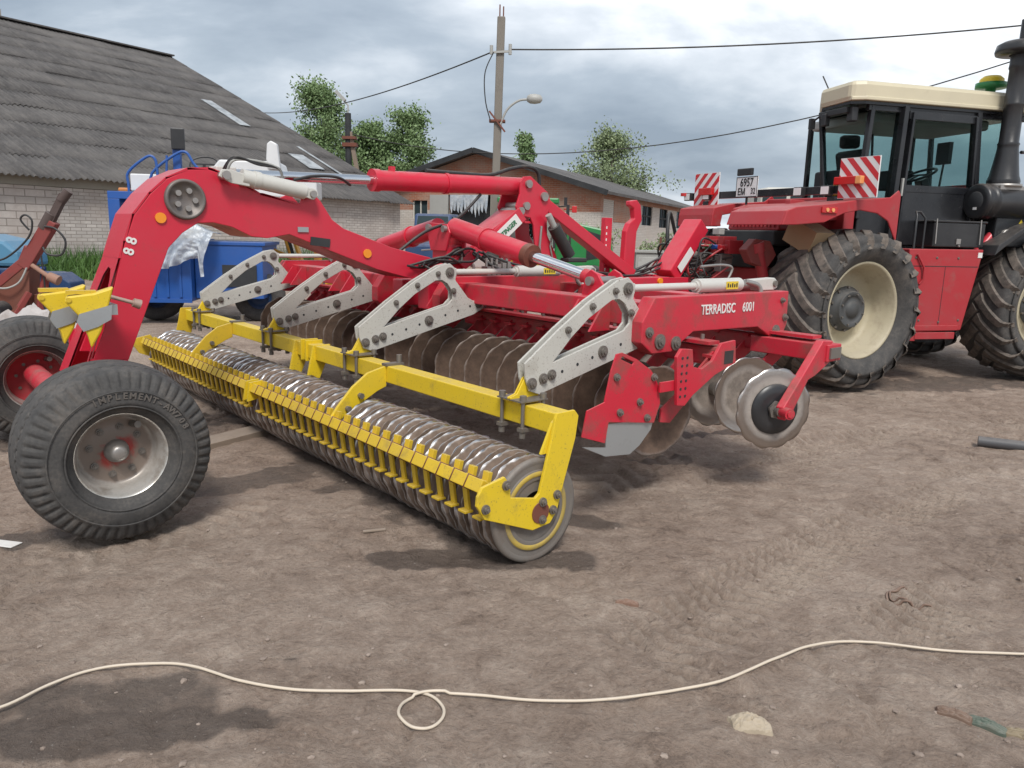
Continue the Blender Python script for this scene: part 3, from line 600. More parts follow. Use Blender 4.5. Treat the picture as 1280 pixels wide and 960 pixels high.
# scraper bar, scrapers and their clamps
SV, SZ = -.255, .425
for a_, b_ in ((.0, 2.80), (2.87, 5.72)): MB().box((SV, (a_ + b_) / 2, SZ), (.064, b_ - a_, .064), Matrix.Rotation(rad(28), 3, 'Y')).build('scraper_bar', yelmud, har, .004)
MB().prism([(SV - .06, SZ - .09), (SV + .05, SZ - .07), (SV + .06, SZ + .06), (SV - .04, SZ + .05)], 2.79, 2.81).prism([(SV - .06, SZ - .09), (SV + .05, SZ - .07), (SV + .06, SZ + .06), (SV - .04, SZ + .05)], 2.86, 2.88).build('bar_joint', yel, har)
sc = MB().box((SV + .022, 0, SZ - .085), (.016, .036, .17), Matrix.Rotation(rad(-8), 3, 'Y')).box((SV + .018, 0, SZ - .165), (.05, .062, .012)).prism([(-.25 + .035, SZ + .01), (SV + .05, SZ + .06), (SV + .075, SZ + .055), (SV + .06, SZ - .01)], -.022, .022).box((SV + .03, 0, SZ - .01), (.02, .045, .06)).build('scraper', yelmud, har, .002, loc=(0, .06, 0))
R28 = Matrix.Rotation(rad(28), 3, 'Y'); q = .0335
loop = [Vector((SV, 0, SZ)) + R28 @ Vector((x, 0, z)) for x, z in ((-q, -q), (-q, q), (q, q), (q, -q))]
MB().tube(loop, .0042, 5, closed=True).build('scraper_clamp', rust, sc, loc=(0, .055, 0))
for i in range(1, 48):
    u = .06 + i * PIT
    if abs(u - 2.835) < .06: continue
    copy_part(sc, har, (0, u, 0))
# white arms
arm = [(.20, .94), (.21, .86), (.24, .79), (.31, .765), (1.2, .985), (1.29, 1.03), (1.29, 1.09), (1.19, 1.09), (1.14, 1.115), (1.02, 1.25), (1.03, 1.33), (.97, 1.375), (.88, 1.36), (.66, 1.25), (.44, 1.11)]
hole = [(.40, .93), (.53, 1.055), (.66, 1.155), (.84, 1.25), (.90, 1.253), (.95, 1.225), (.995, 1.165), (.995, 1.11), (.95, 1.07)]
for u in U_ARMS:
    ao = MB().prism(arm, u - .032, u - .018, holes=[hole]).prism(arm, u + .018, u + .032, holes=[hole]).build('roller_arm', whi, har, .003)
    bolts('bolt', ao, [(v, u - .032, z, r) for v, z, r in ((.25, .83, .022), (.33, .85, .02), (.39, .865, .02), (.50, 1.10, .014), (.68, 1.22, .014), (.86, 1.30, .014), (1.0, 1.17, .016), (.78, .96, .025), (1.24, 1.06, .02), (.965, 1.31, .026))])
    h_ = MB()
    for k in range(7): h_.cyl((.47 + k * .115, u - .0335, .875 + k * .029), (.47 + k * .115, u - .03, .875 + k * .029), .0095, n=8)
    h_.build('arm_holes', darkin, ao)
    # adjusting spindle
    s_ = MB().cyl((.965, u, 1.31), (1.66, u, 1.31), .022).box2((.95, u - .03, 1.28), (1.03, u + .03, 1.34)).cyl((1.64, u, 1.31), (2.10, u, 1.31), .045, n=24).cyl((1.62, u, 1.31), (1.66, u, 1.31), .032)
    so = s_.build('spindle', whiclean, har, .003)
    MB().box2((1.9, u - .048, 1.285), (2.03, u - .0445, 1.335)).build('warning_sticker', yelstk, so)
    t_ = MB()
    for k in range(5): t_.box2((1.91 + k * .024, u - .0495, 1.297), (1.923 + k * .024, u - .0483, 1.323 - .006 * (k % 2)))
    t_.build('sticker_print', letblack, so)
    MB().cyl((2.1, u, 1.31), (2.22, u, 1.31), .03).tube(spline([(2.15, u - .02, 1.33), (2.25, u - .06, 1.30), (2.27, u - .07, 1.22), (2.32, u - .07, 1.19), (2.36, u - .07, 1.23)]), .017, 7).tube(spline([(1.98, u, 1.35), (2.0, u - .01, 1.42), (1.9, u, 1.44), (1.7, u + .02, 1.43)]), .008, 6).build('spindle_joint', steel, so)
    MB().prism([(2.2, 1.34), (2.48, 1.35), (2.53, 1.32), (2.52, 1.28), (2.48, 1.265), (2.3, 1.265)], u - .035, u + .035).build('spindle_bracket', whiclean, so, .006)
    MB().cyl((2.48, u - .05, 1.31), (2.48, u + .05, 1.31), .022, n=8).build('spindle_pin', bolt, so)
# main frame of the two wings
for (a_, b_) in ((0.2, 2.42), (3.15, 5.42)):
    MB().box2((1.20, a_, 1.065), (1.38, b_, 1.215)).build('rear_cross_beam', redmud, har, .008)
    MB().box2((2.30, a_, 1.02), (2.48, b_, 1.2)).build('front_cross_beam', redmud, har, .008)
for u, sg in ((.24, -1), (2.30, 1), (3.25, -1), (5.38, 1)):
    MB().prism([(1.02, 1.0), (1.02, 1.12), (1.12, 1.26), (2.55, 1.262), (2.56, 1.03), (2.5, .93), (2.4, .94), (2.2, 1.03), (1.5, 1.04), (1.3, .93), (1.12, .93)], u - .05, u + .05).build('side_beam', redmud, har, .006)
    if u < 1: bolts('bolt', har, [(v, u - .05, z, r) for v, z, r in ((2.42, .99, .03), (2.52, 1.08, .018), (1.18, 1.0, .032), (1.33, .98, .03), (1.08, 1.06, .022), (2.47, 1.20, .014))])
text('TERRADISC', .088, letwhite, 'beam_lettering', har, basis((1.74, .187, 1.168), (1, 0, 0), (0, 0, 1)) @ Matrix.Diagonal((.80, 1, 1, 1)), bold=.0008)
text('6001', .088, letwhite, 'beam_lettering', har, basis((2.07, .187, 1.168), (1, 0, 0), (0, 0, 1)) @ Matrix.Diagonal((.80, 1, 1, 1)))
for u0 in (2.20, 0.62, 3.9, 5.0):   # sloping gussets over the rear beam
    MB().prism([(1.02, 1.02), (1.199, 1.02), (1.199, 1.20), (1.15, 1.20)], u0 - .008, u0 + .008).prism([(1.02, 1.02), (1.199, 1.02), (1.199, 1.20), (1.15, 1.20)], u0 + .22, u0 + .236).build('beam_gusset', redmud, har)
# disc rows: tubes, then discs with arm and hub
for v, a_, b_, z in ((1.60, .0, 2.62, .90), (1.60, 2.95, 5.62, .90), (2.48, -.18, 2.62, .90), (2.48, 2.95, 5.62, .90)):
    MB().box2((v - .07, a_, z - .06), (v + .07, b_, z + .06)).build('disc_row_tube', redcake, har, .02)
    c_ = MB().box2((v - .045, a_ - .012, z - .04), (v + .045, a_ + .01, z + .04)).build('tube_end_cap', blk, har)
    MB().box2((v - .13, a_ + .05, z + .075), (v - .02, b_ - .05, z + .095)).build('row_top_plate', redmud, har)
    if v < 2:
        for k in range(int((b_ - a_ - .1) / .245)): MB().cyl((0, 0, 0), (0, 0, .03), .014, n=6).build('row_bolt', bolt, har, loc=(v - .045, a_ + .16 + k * .245, z + .095))
def disc_proto(v, z, yaw, mat, arm_mat, R=.275, tv=.35, flip=1, dish=.04, sd_=1):
    pr = []
    for k in range(17): r = R * k / 16; pr.append((dish * (1 - (r / R) ** 2) * flip, max(r, .001)))
    def fn(t, a, r):
        if r > R * .97: r -= .011 * (0.5 + 0.5 * cos(12 * t)) ** 2
        return a, r
    back = [(a + .006, r) for a, r in reversed(pr)]
    d = MB().lathe(pr + back, n=72, fn=fn).build('disc', mat, har, loc=(v, 0, z), rot=(0, 0, yaw))
    MB().cyl((0, min(-.03, .075 * sd_), 0), (0, max(.03, .075 * sd_), 0), .05, n=16).cyl((0, .075 * sd_, 0), (0, .10 * sd_, 0), .035, n=8).cyl((0, -.045, 0), (0, -.02, 0), .028, n=8).build('hub', bolt, d)
    MB().prism([(-.045, -.04), (.03, -.05), (tv * .55, .12), (tv + .05, .30), (tv + .05, .36), (tv - .03, .37), (tv * .35, .17), (-.04, .04)], .09 * sd_, .106 * sd_).box((tv, .098 * sd_, .37 - .03 * (sd_ < 0)), (.14, .09, .02)).build('disc_arm', arm_mat, d, .002)
    return d
dr_ = disc_proto(1.22, .565, rad(-12), discm, redmud, tv=.36, R=.285, sd_=-1); dr_.location.y = .22
i = 1
for k in range(1, 29):
    u = .22 + k * .192
    if 2.66 < u < 2.9: continue
    c = copy_part(dr_, har, (1.22, u, .565)); c.rotation_euler = (0, 0, rad(-12))
df = disc_proto(2.12, .57, rad(-20), discn, redmud, tv=.34, dish=.026, R=.268); df.location.y = .17
for k in range(1, 22):
    u = .17 + k * .255
    if 2.66 < u < 2.9: continue
    copy_part(df, har, (2.12, u, .57))
# outermost smaller side disc on its own arm
R = .262; pr = [(-.014 * (1 - (k / 12) ** 2) * 1, max(R * k / 12, .001)) for k in range(13)]
def fn_(t, a, r): return (a, r - (.011 * (0.5 + 0.5 * cos(12 * t)) ** 2 if r > R * .97 else 0))
sdk = MB().lathe(pr + [(a + .006, r) for a, r in reversed(pr)], n=72, fn=fn_).build('side_disc', discn, har, loc=(1.92, -.15, .565), rot=(0, 0, rad(-26)))
MB().lathe([(-.024, .001), (-.024, .10), (-.020, .158), (-.008, .162)], n=40).build('disc_centre', blk, sdk)
MB().cyl((0, -.09, 0), (0, .02, 0), .034, n=16).cyl((0, -.05, 0), (0, -.03, 0), .06, n=6).build('hub', bolt, sdk); MB().cyl((.01, -.165, 0), (.01, -.05, 0), .034, n=16).cyl((.01, -.175, 0), (.01, -.165, 0), .022, n=6).build('arm_bearing', redmud, sdk)
MB().prism([(-.01, -.055), (.06, -.02), (.22, .18), (.30, .20), (.46, .27), (.50, .33), (.47, .41), (.36, .42), (.24, .30), (-.04, .03)], -.215, -.16).build('side_disc_arm', redmud, har, .006, loc=(1.90, -.04, .565))
MB().box2((2.30, -.27, .845), (2.47, .3, .955)).build('side_disc_tube', redmud, har, .006); MB().box2((2.32, -.282, .865), (2.45, -.27, .935)).build('tube_end_cap', bolt, har)
# edge plate with galvanised skirt and its perforated bracket
ep1 = [(.42, .56), (.45, .70), (.58, .73), (.62, .90), (.655, .985), (.70, .99), (.82, .945), (.95, .87), (1.02, .78), (1.045, .67), (1.0, .56), (.62, .615), (.60, .50)]
eo = MB().prism(ep1, .045, .055, holes=[[(.69, .955), (.70, .97), (.80, .93), (.79, .915)]]).build('edge_plate', redmud, har, .002)
MB().prism([(.44, .50), (.62, .47), (.62, .60), (1.01, .58), (.99, .52), (.9, .44), (.82, .40), (.62, .42)], .058, .064).build('edge_skirt', galv, eo)
bolts('bolt', eo, [(v, .045, z, .015) for v, z in ((.66, .86), (.97, .83), (.70, .66), (.93, .60), (.86, .70))])
bp = [(1.10, .94), (1.14, .985), (1.24, .975), (1.26, .87), (1.34, .85), (1.44, .89), (1.52, .99), (1.66, 1.0), (1.68, .86), (1.47, .80), (1.27, .70), (1.20, .645), (1.13, .655)]
bo = MB().prism(bp, -.01, .012).box2((1.0, .014, .74), (1.14, .03, .80)).build('skirt_bracket', redmud, har, .003)
h_ = MB(); [h_.cyl((1.15 + .045 * c_, -.0125, .93 - .045 * k), (1.15 + .045 * c_, -.008, .93 - .045 * k), .009, n=8) for k in range(6) for c_ in range(2)]; h_.build('bracket_holes', darkin, bo)
# centre frame towards the hitch
MB().box2((1.1, 2.52, .98), (4.15, 2.68, 1.2)).box2((1.1, 2.92, .98), (4.15, 3.08, 1.2)).box2((1.8, 2.681, 1.0), (2.0, 2.919, 1.18)).box2((3.2, 2.681, 1.0), (3.4, 2.919, 1.18)).build('centre_frame', red, har, .008)
MB().prism([(4.1, .95), (4.1, 1.22), (4.6, 1.1), (5.0, .82), (5.05, .66), (4.95, .62), (4.6, .8)], 2.68, 2.92).build('drawbar', red, har, .01)
MB().tube([(4.98, 2.8, .64), (5.12, 2.8, .64)], .06, 10).build('tow_eye', steel, har)
# gooseneck boom
boom = [(-1.37, .78), (-1.30, .95), (-1.175, 1.395), (-1.14, 1.50), (-1.08, 1.66), (-.98, 1.79), (-.88, 1.885), (-.75, 1.95), (-.62, 1.962), (-.50, 1.93), (-.28, 1.82), (0, 1.765), (.02, 1.82), (.10, 1.855), (.16, 1.80), (.25, 1.67), (.34, 1.61), (.75, 1.475), (1.10, 1.40), (1.18, 1.33), (1.14, 1.25), (.93, 1.235), (.62, 1.31), (.31, 1.42), (-.08, 1.56), (-.24, 1.53), (-.35, 1.54), (-.48, 1.60), (-.60, 1.625), (-.70, 1.62), (-.80, 1.555), (-.89, 1.46), (-.93, 1.36), (-1.05, 1.06), (-1.17, .76)]
MB().prism(boom, 2.50, 2.515).prism(boom, 2.885, 2.90).build('boom_side_plates', red, har, .004)
top = [(-1.385, .78), (-1.315, .95), (-1.19, 1.395), (-1.155, 1.50), (-1.095, 1.665), (-.99, 1.80), (-.885, 1.897), (-.75, 1.963), (-.62, 1.975), (-.50, 1.943), (-.28, 1.832), (0, 1.777)]
sh = MB()
for a, b in zip(top[2:], top[3:]): sh.prism([a, b, (b[0] + .0, b[1] - .016), (a[0] + .016, a[1] - .0)], 2.4985, 2.9015)
sh.build('boom_back_plate', red, har)
MB().prism([(.34, 1.612), (.75, 1.477), (1.10, 1.402), (1.10, 1.39), (.75, 1.463), (.34, 1.598)], 2.515, 2.885).prism([(.93, 1.237), (.62, 1.312), (.31, 1.422), (-.08, 1.562), (-.24, 1.532), (-.35, 1.542), (-.48, 1.602), (-.60, 1.627), (-.70, 1.622), (-.80, 1.557), (-.89, 1.462), (-.93, 1.362), (-1.05, 1.062), (-1.17, .762), (-1.18, .78), (-1.06, 1.07), (-.94, 1.37), (-.9, 1.475), (-.81, 1.57), (-.71, 1.635), (-.60, 1.64), (-.48, 1.615), (-.35, 1.555), (-.24, 1.545), (-.08, 1.575), (.31, 1.435), (.62, 1.325), (.93, 1.25)], 2.515, 2.885).build('boom_belly_plate', redmud, har)
# leg: wide rear face with an arched opening, spreading towards the axle
def lw_(z): return 0.0 + max(0, (1.27 - z)) * 0.42     # extra width on the far side
leg = MB(); Z0, Z1 = .62, 1.397
def lv(z): return -1.395 + (z - .78) * (0.165 / .49)
pts_out = [(2.4985, Z1), (2.4985, Z0), (2.9015 + .27, Z0), (2.9015, Z1)]
holeu = [(2.53, Z0 + .05), (2.53, 1.16), (2.56, 1.26), (2.61, 1.325), (2.68, 1.335), (2.75, 1.28), (2.80, 1.16), (2.95, Z0 + .05)]
tri = tessellate_polygon([[Vector((a, b, 0)) for a, b in pts_out], [Vector((a, b, 0)) for a, b in holeu]]); fl = pts_out + holeu
for off, rev in ((0, False), (.016, True)): leg.add([(lv(z) + off, u, z) for u, z in fl], [tuple(reversed(q)) if rev else tuple(q) for q in tri])
leg.build('boom_leg_face', red, har)
MB().prism([(-1.385, .60), (-1.385, .785), (-1.17, .76), (-1.28, .42), (-1.40, .38), (-1.52, .44)], 2.50, 2.52).prism([(-1.385, .60), (-1.385, .9), (-1.17, .9), (-1.28, .42), (-1.40, .38), (-1.52, .44)], 3.12, 3.14).prism([(-1.30, .42), (-1.18, .80), (-1.165, .80), (-1.285, .42)], 2.52, 3.12).build('axle_fork', red, har, .003)
MB().cyl((-1.5, 1.75, .49), (-1.5, 3.85, .49), .075, n=16).build('axle', redmud, har)
# pivot cap, reflectors, plates
MB().lathe([(0, .128), (-.022, .126), (-.028, .118), (-.026, .106), (-.010, .100), (-.008, .001)], (-.775, 2.50, 1.765), 40).build('pivot_cap', paint('oily_steel', (.17, .15, .14), .5, .4, mud=.5), har)
for k in range(5): MB().cyl((0, -.02, 0), (0, 0, 0), .018, n=16).build('pivot_bolt', steel, har, loc=(-.775 + .058 * sin(k * 2 * PI / 5 + .4), 2.493, 1.765 + .058 * cos(k * 2 * PI / 5 + .4)))
for v, z in ((-.93, 1.645), (.53, 1.43)): MB().cyl((v, 2.488, z), (v, 2.499, z), .033, n=20).build('round_reflector', orange, har)
MB().cyl((3.98, 2.5, 1.16), (3.98, 2.52, 1.16), .035, n=20).build('round_reflector', orange, har)
MB().box((.15, 2.494, 1.51), (.15, .008, .06), Matrix.Rotation(rad(6), 3, 'Y')).build('type_plate', darkin, har); MB().box((.02, 2.494, 1.595), (.08, .008, .035)).build('rating_plate', galv, har)
for k in range(2): text('8', .085, letwhite, 'boom_lettering', har, basis((-1.125 + .02 * k, 2.497, 1.435 + k * .066), (-.3, 0, -.95) if False else (.30, 0, .95), (-.95, 0, .30)), bold=.002)
# boom lift cylinder (grey) and the long red cylinder above
MB().cyl((-.42, 2.46, 1.925), (.02, 2.46, 1.855), .054, n=24).cyl((-.34, 2.46, 1.913), (-.30, 2.46, 1.907), .059, n=24).cyl((.0, 2.46, 1.858), (.09, 2.46, 1.845), .035).build('grey_cylinder', whiclean, har)
MB().prism([(-.58, 1.92), (-.56, 1.965), (-.50, 1.965), (-.38, 1.935), (-.38, 1.865), (-.5, 1.88)], 2.42, 2.44).build('cylinder_clevis', whiclean, har, .004); MB().prism([(.0, 1.88), (.0, 1.82), (.07, 1.80), (.11, 1.83), (.10, 1.865), (.07, 1.88)], 2.42, 2.45).build('cylinder_clevis', whiclean, har, .004)
MB().cyl((-.535, 2.40, 1.928), (-.535, 2.54, 1.928), .028).build('cylinder_pin', steel, har); MB().cyl((.065, 2.40, 1.84), (.065, 2.54, 1.84), .024).build('cylinder_pin', steel, har)
MB().cyl((-.45, 2.72, 1.955), (.74, 2.72, 1.985), .036, n=20).build('long_cylinder_rod', chrome, har)
MB().cyl((.72, 2.72, 1.985), (2.30, 2.72, 2.025), .078, n=28).cyl((.70, 2.72, 1.985), (.76, 2.72, 1.986), .086, n=28).cyl((1.38, 2.72, 2.0), (1.41, 2.72, 2.001), .086, n=28).box2((.86, 2.70, 2.06), (.90, 2.74, 2.10)).build('long_cylinder', red, har)
MB().box2((-.52, 2.64, 1.90), (-.38, 2.80, 2.0)).build('rod_clevis', whiclean, har, .01)
# mast, top link, diagonal with the maker's plate
mast = [(2.10, 2.05), (2.14, 2.10), (2.22, 2.11), (2.30, 2.06), (2.43, 1.98), (2.46, 1.92), (2.43, 1.75), (2.44, 1.6), (2.56, 1.42), (2.62, 1.2), (2.2, 1.2), (2.30, 1.47), (2.27, 1.68), (2.23, 1.75), (2.09, 1.77), (2.06, 1.84), (2.10, 1.95)]
mo = MB().prism(mast, 2.59, 2.61).prism(mast, 2.84, 2.86).box2((2.18, 2.61, 1.70), (2.3, 2.84, 1.72)).build('mast', red, har, .004)
for v, z, r in ((2.19, 2.04, .035), (2.38, 1.94, .04), (2.17, 1.85, .035), (2.11, 1.805, .033)): MB().cyl((v, 2.565, z), (v, 2.885, z), r, n=20).build('mast_pin', steel, mo)
MB().tube([(2.52, 2.584, 1.72), (2.47, 2.58, 1.5), (2.53, 2.58, 1.3)], .01, 6).tube([(2.36, 2.584, 1.68), (2.34, 2.58, 1.5), (2.37, 2.58, 1.3)], .013, 6).build('mast_chain', steel, mo)
MB().bar((2.35, 2.725, 1.95), (3.74, 2.725, 1.22), .13, .11).build('top_link', red, har, .008)
MB().prism([(2.07, 1.83), (2.16, 1.73), (1.50, 1.30), (1.42, 1.36)], 2.56, 2.575).bar((2.08, 2.72, 1.80), (1.25, 2.72, 1.28), .28, .03).build('mast_strut', red, har, .004)
pl = MB().prism([(2.025, 1.775), (2.10, 1.70), (1.78, 1.445), (1.70, 1.52)], 2.548, 2.556).build('name_plate', letwhite, har)
dx = Vector((2.025 - 1.70, 0, 1.775 - 1.52)).normalized(); dz = Vector((-dx.z, 0, dx.x))
text('PÖTTINGER', .056, letgreen, 'plate_lettering', har, basis((1.905, 2.545, 1.615), dx, dz), .001, bold=.0015, shear=.15)
MB().prism([(2.08, 1.76), (2.02, 1.70), (1.95, 1.5), (2.05, 1.2), (2.15, 1.2), (2.07, 1.5), (2.12, 1.66)], 2.7, 2.72).build('mast_rib', red, har)
MB().cyl((2.45, 2.52, 1.68), (2.66, 2.52, 1.42), .058, n=20).build('rubber_sleeve', hosem, har); MB().cyl((2.38, 2.52, 1.78), (2.46, 2.52, 1.67), .03).build('sleeve_rod', greyp, har); MB().box2((2.60, 2.46, 1.36), (2.84, 2.58, 1.40)).build('sleeve_foot', hosem, har, .01)
# wing folding cylinders and centre bracket
FV = 1.42
MB().prism([(2.60, 1.67), (2.86, 1.68), (2.90, 1.62), (2.84, 1.45), (2.62, 1.45), (2.56, 1.6)], FV - .09, FV - .07, plane='uz').prism([(2.60, 1.67), (2.86, 1.68), (2.90, 1.62), (2.84, 1.2), (2.62, 1.2), (2.56, 1.6)], FV + .07, FV + .09, plane='uz').box2((FV - .07, 2.62, 1.2), (FV + .07, 2.84, 1.5)).build('fold_bracket', red, har, .004)
MB().cyl((FV - .12, 2.62, 1.63), (FV + .12, 2.62, 1.63), .028).build('fold_pin', steel, har); MB().cyl((FV - .12, 2.85, 1.64), (FV + .12, 2.85, 1.64), .028).build('fold_pin', steel, har)
for s_, c0 in ((-1, 2.62), (1, 2.85)):
    e0 = Vector((FV, c0, 1.64)); e1 = Vector((FV, c0 + s_ * 1.72, 1.30)); d_ = e1 - e0
    MB().cyl(e0, e0 + d_ * .56, .082, n=24).cyl(e0 + d_ * .24, e0 + d_ * .26, .093, n=24).build('fold_cylinder', red, har)
    MB().cyl(e0 + d_ * .545, e0 + d_ * .58, .086, n=24).build('cylinder_gland', rust, har); MB().cyl(e0 + d_ * .56, e0 + d_ * .94, .042, n=16).build('fold_rod', chrome, har)
    MB().cyl(e0 + d_ * .90, e1, .05, n=16).build('rod_end', redmud, har)
    ue = e1.y
    MB().prism([(ue - .2, 1.19), (ue - .06, 1.36), (ue + .0, 1.385), (ue + .05, 1.35), (ue + .08, 1.19)], FV - .12, FV - .10, plane='uz').prism([(ue - .2, 1.19), (ue - .06, 1.36), (ue + .0, 1.385), (ue + .05, 1.35), (ue + .08, 1.19)], FV + .10, FV + .12, plane='uz').build('rod_bracket', red, har, .004)
    MB().cyl((FV - .15, ue - .01, 1.31), (FV + .15, ue - .01, 1.31), .03, n=20).build('bracket_pin', steel, har)
# hose rack posts near the hitch
MB().prism([(v - .23, z) for v, z in [(3.84, 1.15), (3.86, 1.66), (3.90, 1.74), (3.98, 1.79), (3.96, 1.89), (3.90, 1.92), (3.90, 1.965), (4.0, 1.98), (4.06, 1.93), (4.09, 1.78), (4.02, 1.66), (4.0, 1.15)]], 2.70, 2.77).build('hook_post', red, har, .01)
MB().box2((3.42, 2.8, 1.1), (3.52, 2.86, 1.79)).build('square_post', red, har, .004)
h_ = MB(); [h_.box2((3.435, 2.7985, 1.2 + k * .06), (3.45, 2.801, 1.225 + k * .06)) for k in range(9)]; h_.build('post_marks', letwhite, har)
MB().bar((4.32, 2.72, 1.20), (4.80, 2.72, 1.76), .24, .19).build('hose_box', red, har, .012)
MB().bar((4.38, 2.585, 1.27), (4.58, 2.585, 1.485), .004, .09).build('white_label', letwhite, har)
MB().prism([(3.6, 1.08), (4.5, 1.08), (4.5, 1.19), (3.6, 1.19)], 2.55, 2.62).build('front_rail', red, har)
# hoses
for k in range(7):
    j = lambda q: random.uniform(-q, q)
    hose([(1.6 + j(.05), 2.55 + j(.1), 1.45), (1.8 + j(.1), 2.45 + j(.1), 1.32 + j(.05)), (2.1, 2.45 + j(.08), 1.28 + j(.04)), (2.6 + j(.1), 2.48 + j(.06), 1.25 + j(.03)), (3.2, 2.75 + j(.1), 1.23 + j(.03)), (3.8, 2.7 + j(.1), 1.23 + j(.03)), (4.4, 2.85 + j(.1), 1.30 + j(.1)), (4.9, 2.8 + j(.3), 1.45 + j(.15)), (5.3, 2.8 + j(.3), 1.5 + j(.15))], .011, hosem, har)
hose([(1.2, 2.72, 2.09), (1.5, 2.72, 2.09), (1.85, 2.72, 2.10), (2.1, 2.72, 2.17), (2.3, 2.72, 2.20), (2.42, 2.72, 2.15), (2.44, 2.72, 1.98)], .017, hosem, har)
hose([(.9, 2.7, 1.42), (1.15, 2.66, 1.6), (1.5, 2.7, 1.72), (1.75, 2.7, 1.93)], .013, hosem, har)
for k in range(3): hose([(-.50, 2.5 + .05 * k, 1.95), (-.46, 2.47, 2.03 + .01 * k), (-.3, 2.47, 2.035 - .01 * k), (-.16, 2.47, 2.0), (-.13, 2.47, 1.93)], .009, greyp if k == 0 else hosem, har)
hose([(-.05, 2.47, 1.93), (.1, 2.47, 1.965), (.3, 2.5, 1.97), (.45, 2.6, 1.93)], .011, hosem, har)
for k in range(7):
    j = lambda q: random.uniform(-q, q)
    hose([(.95 + j(.1), 2.45 + j(.05), 1.34), (1.15 + j(.1), 2.40 + j(.12), 1.36 + j(.06)), (1.35 + j(.06), 2.42 + j(.15), 1.38 + j(.1)), (1.5 + j(.06), 2.55 + j(.1), 1.45 + j(.06))], .010, hosem, har)
for k in range(4): hose([(1.7, 2.3 - k * .4, 1.0), (1.9, 2.25 - k * .4, 1.03), (2.1, 2.1 - k * .4, 1.0), (2.4, 2.0 - k * .4, 1.22)], .011, hosem, har)
vb = MB()
for k in range(5): vb.box2((1.62 + k * .055, 2.42, 1.22), (1.66 + k * .055, 2.50, 1.33 + .01 * k)).cyl((1.64 + k * .055, 2.46, 1.33), (1.64 + k * .055, 2.46, 1.40), .012)
vb.box2((1.58, 2.40, 1.18), (1.92, 2.52, 1.225)).build('valve_block', steel, har)
MB().box2((2.14, 2.30, 1.24), (2.34, 2.40, 1.38)).build('yellow_box', yel, har, .01)
# chocks in their galvanised holder
def chock(dv, du, rz):
    b = MB().prism([(-.115, .085), (-.10, .115), (.03, .13), (.135, .165), (.10, .05), (.055, -.09), (.0, -.185), (-.012, -.12), (-.05, .0)], -.05, .05).build('wheel_chock', yel, har, .01, loc=(-1.43 + dv, 2.22 + du, 1.08), rot=(0, 0, rz))
    MB().box((-.03, 0, .135), (.15, .06, .02)).cyl((-.095, -.057, .095), (-.095, .057, .095), .014).build('chock_handle', yelmud, b)
    MB().prism([(-.065, -.03), (-.05, .015), (.12, .065), (.11, -.02), (.04, -.06), (-.035, -.085)], -.058, -.052).prism([(-.065, -.03), (-.05, .015), (.12, .065), (.11, -.02), (.04, -.06), (-.035, -.085)], .052, .058).build('chock_holder', galv, b)
chock(0.0, 0, rad(-8)); chock(-.10, .22, rad(-4))
MB().box2((-1.42, 2.2, 1.08), (-1.28, 2.52, 1.14)).build('holder_bracket', galv, har)
MB().cyl((-1.36, 2.32, 1.20), (-1.16, 2.30, 1.135), .012).cyl((-1.17, 2.30, 1.14), (-1.13, 2.30, 1.125), .026, .03, n=10).build('holder_handle', paint('grimy_bare_steel', (.42, .3, .25), .5, .3), har)
# transport wheels
def twheel(u, outer):
    w = bpy.data.objects.new('transport_wheel', None); COL.objects.link(w); w.parent = har; w.location = (-1.49, u, .455); w.rotation_euler = (0, 0, 0 if outer else 0)
    ty = ribbed_tyre(.457, .44, .215).build('tyre', tyred, w)
    rimprof = [(-.165, .285), (-.186, .288), (-.190, .280), (-.182, .262), (-.160, .256), (-.13, .238), (-.09, .232), (-.05, .222), (-.045, .200), (-.052, .15), (-.062, .08), (-.062, .001)]
    MB().lathe([(a, r * .82) for a, r in rimprof], n=64).lathe([(a, r * .82) for a, r in [(.165, .285), (.186, .288), (.190, .280), (.182, .262), (.13, .238), (.02, .222), (-.04, .2)]], n=64).build('rim', rimm, w)
    bolts('wheel_nut', w, [(.125 * sin(k * PI / 4 + .2), -.048, .125 * cos(k * PI / 4 + .2), .013) for k in range(8)])
    MB().lathe([(-.06, .062), (-.09, .055), (-.10, .042), (-.13, .038), (-.135, .022), (-.135, .001)], n=24).build('hub_cap', steel, w); MB().cyl((.09, -.15, .145), (.08, -.07, .135), .018, n=10).build('valve', bolt, w)
    return w
t = NT('rim_silver', 0.35, 0.55); o = t.sepxyz(); r = t.math('SQRT', t.math('ADD', t.math('MULTIPLY', o[0], o[0]), t.math('MULTIPLY', o[2], o[2])))
n = t.noise(11, 6, 0.7); n2 = t.noise(5, 4, .6); edge = t.ramp(t.math('ADD', r, t.math('MULTIPLY', t.math('SUBTRACT', n, .5), .06)), [(.165, 0.0), (.20, 1.0)])
dust = t.mix(t.ramp(n2, [(.5, 0.0), (.58, 1.0)]), (.20, .155, .125), (.27, .035, .03)); rm = t.ramp(r, [(.08, 1.0), (.115, 0.0)])
t.set('Base Color', t.mix(edge, t.mix(rm, (.22, .175, .145), dust), t.mix(t.ramp(n, [(.45, 0.0), (.7, .8)]), (.62, .61, .58), (.3, .24, .19)))); t.set('Metallic', t.math('MULTIPLY', edge, .6)); rimm = t.m
w1 = twheel(1.57, True); arc_text('IMPLEMENT-AW708', .318, -.2505, .044, lettyre, w1, rad(-22), rad(6.3))
w2 = twheel(3.98, False)
w2.children[1].data.materials.clear() if False else None
MB().lathe([(-.16, .208), (-.12, .20), (-.07, .19), (-.065, .06)], n=48).build('red_rim_dish', redold, w2)

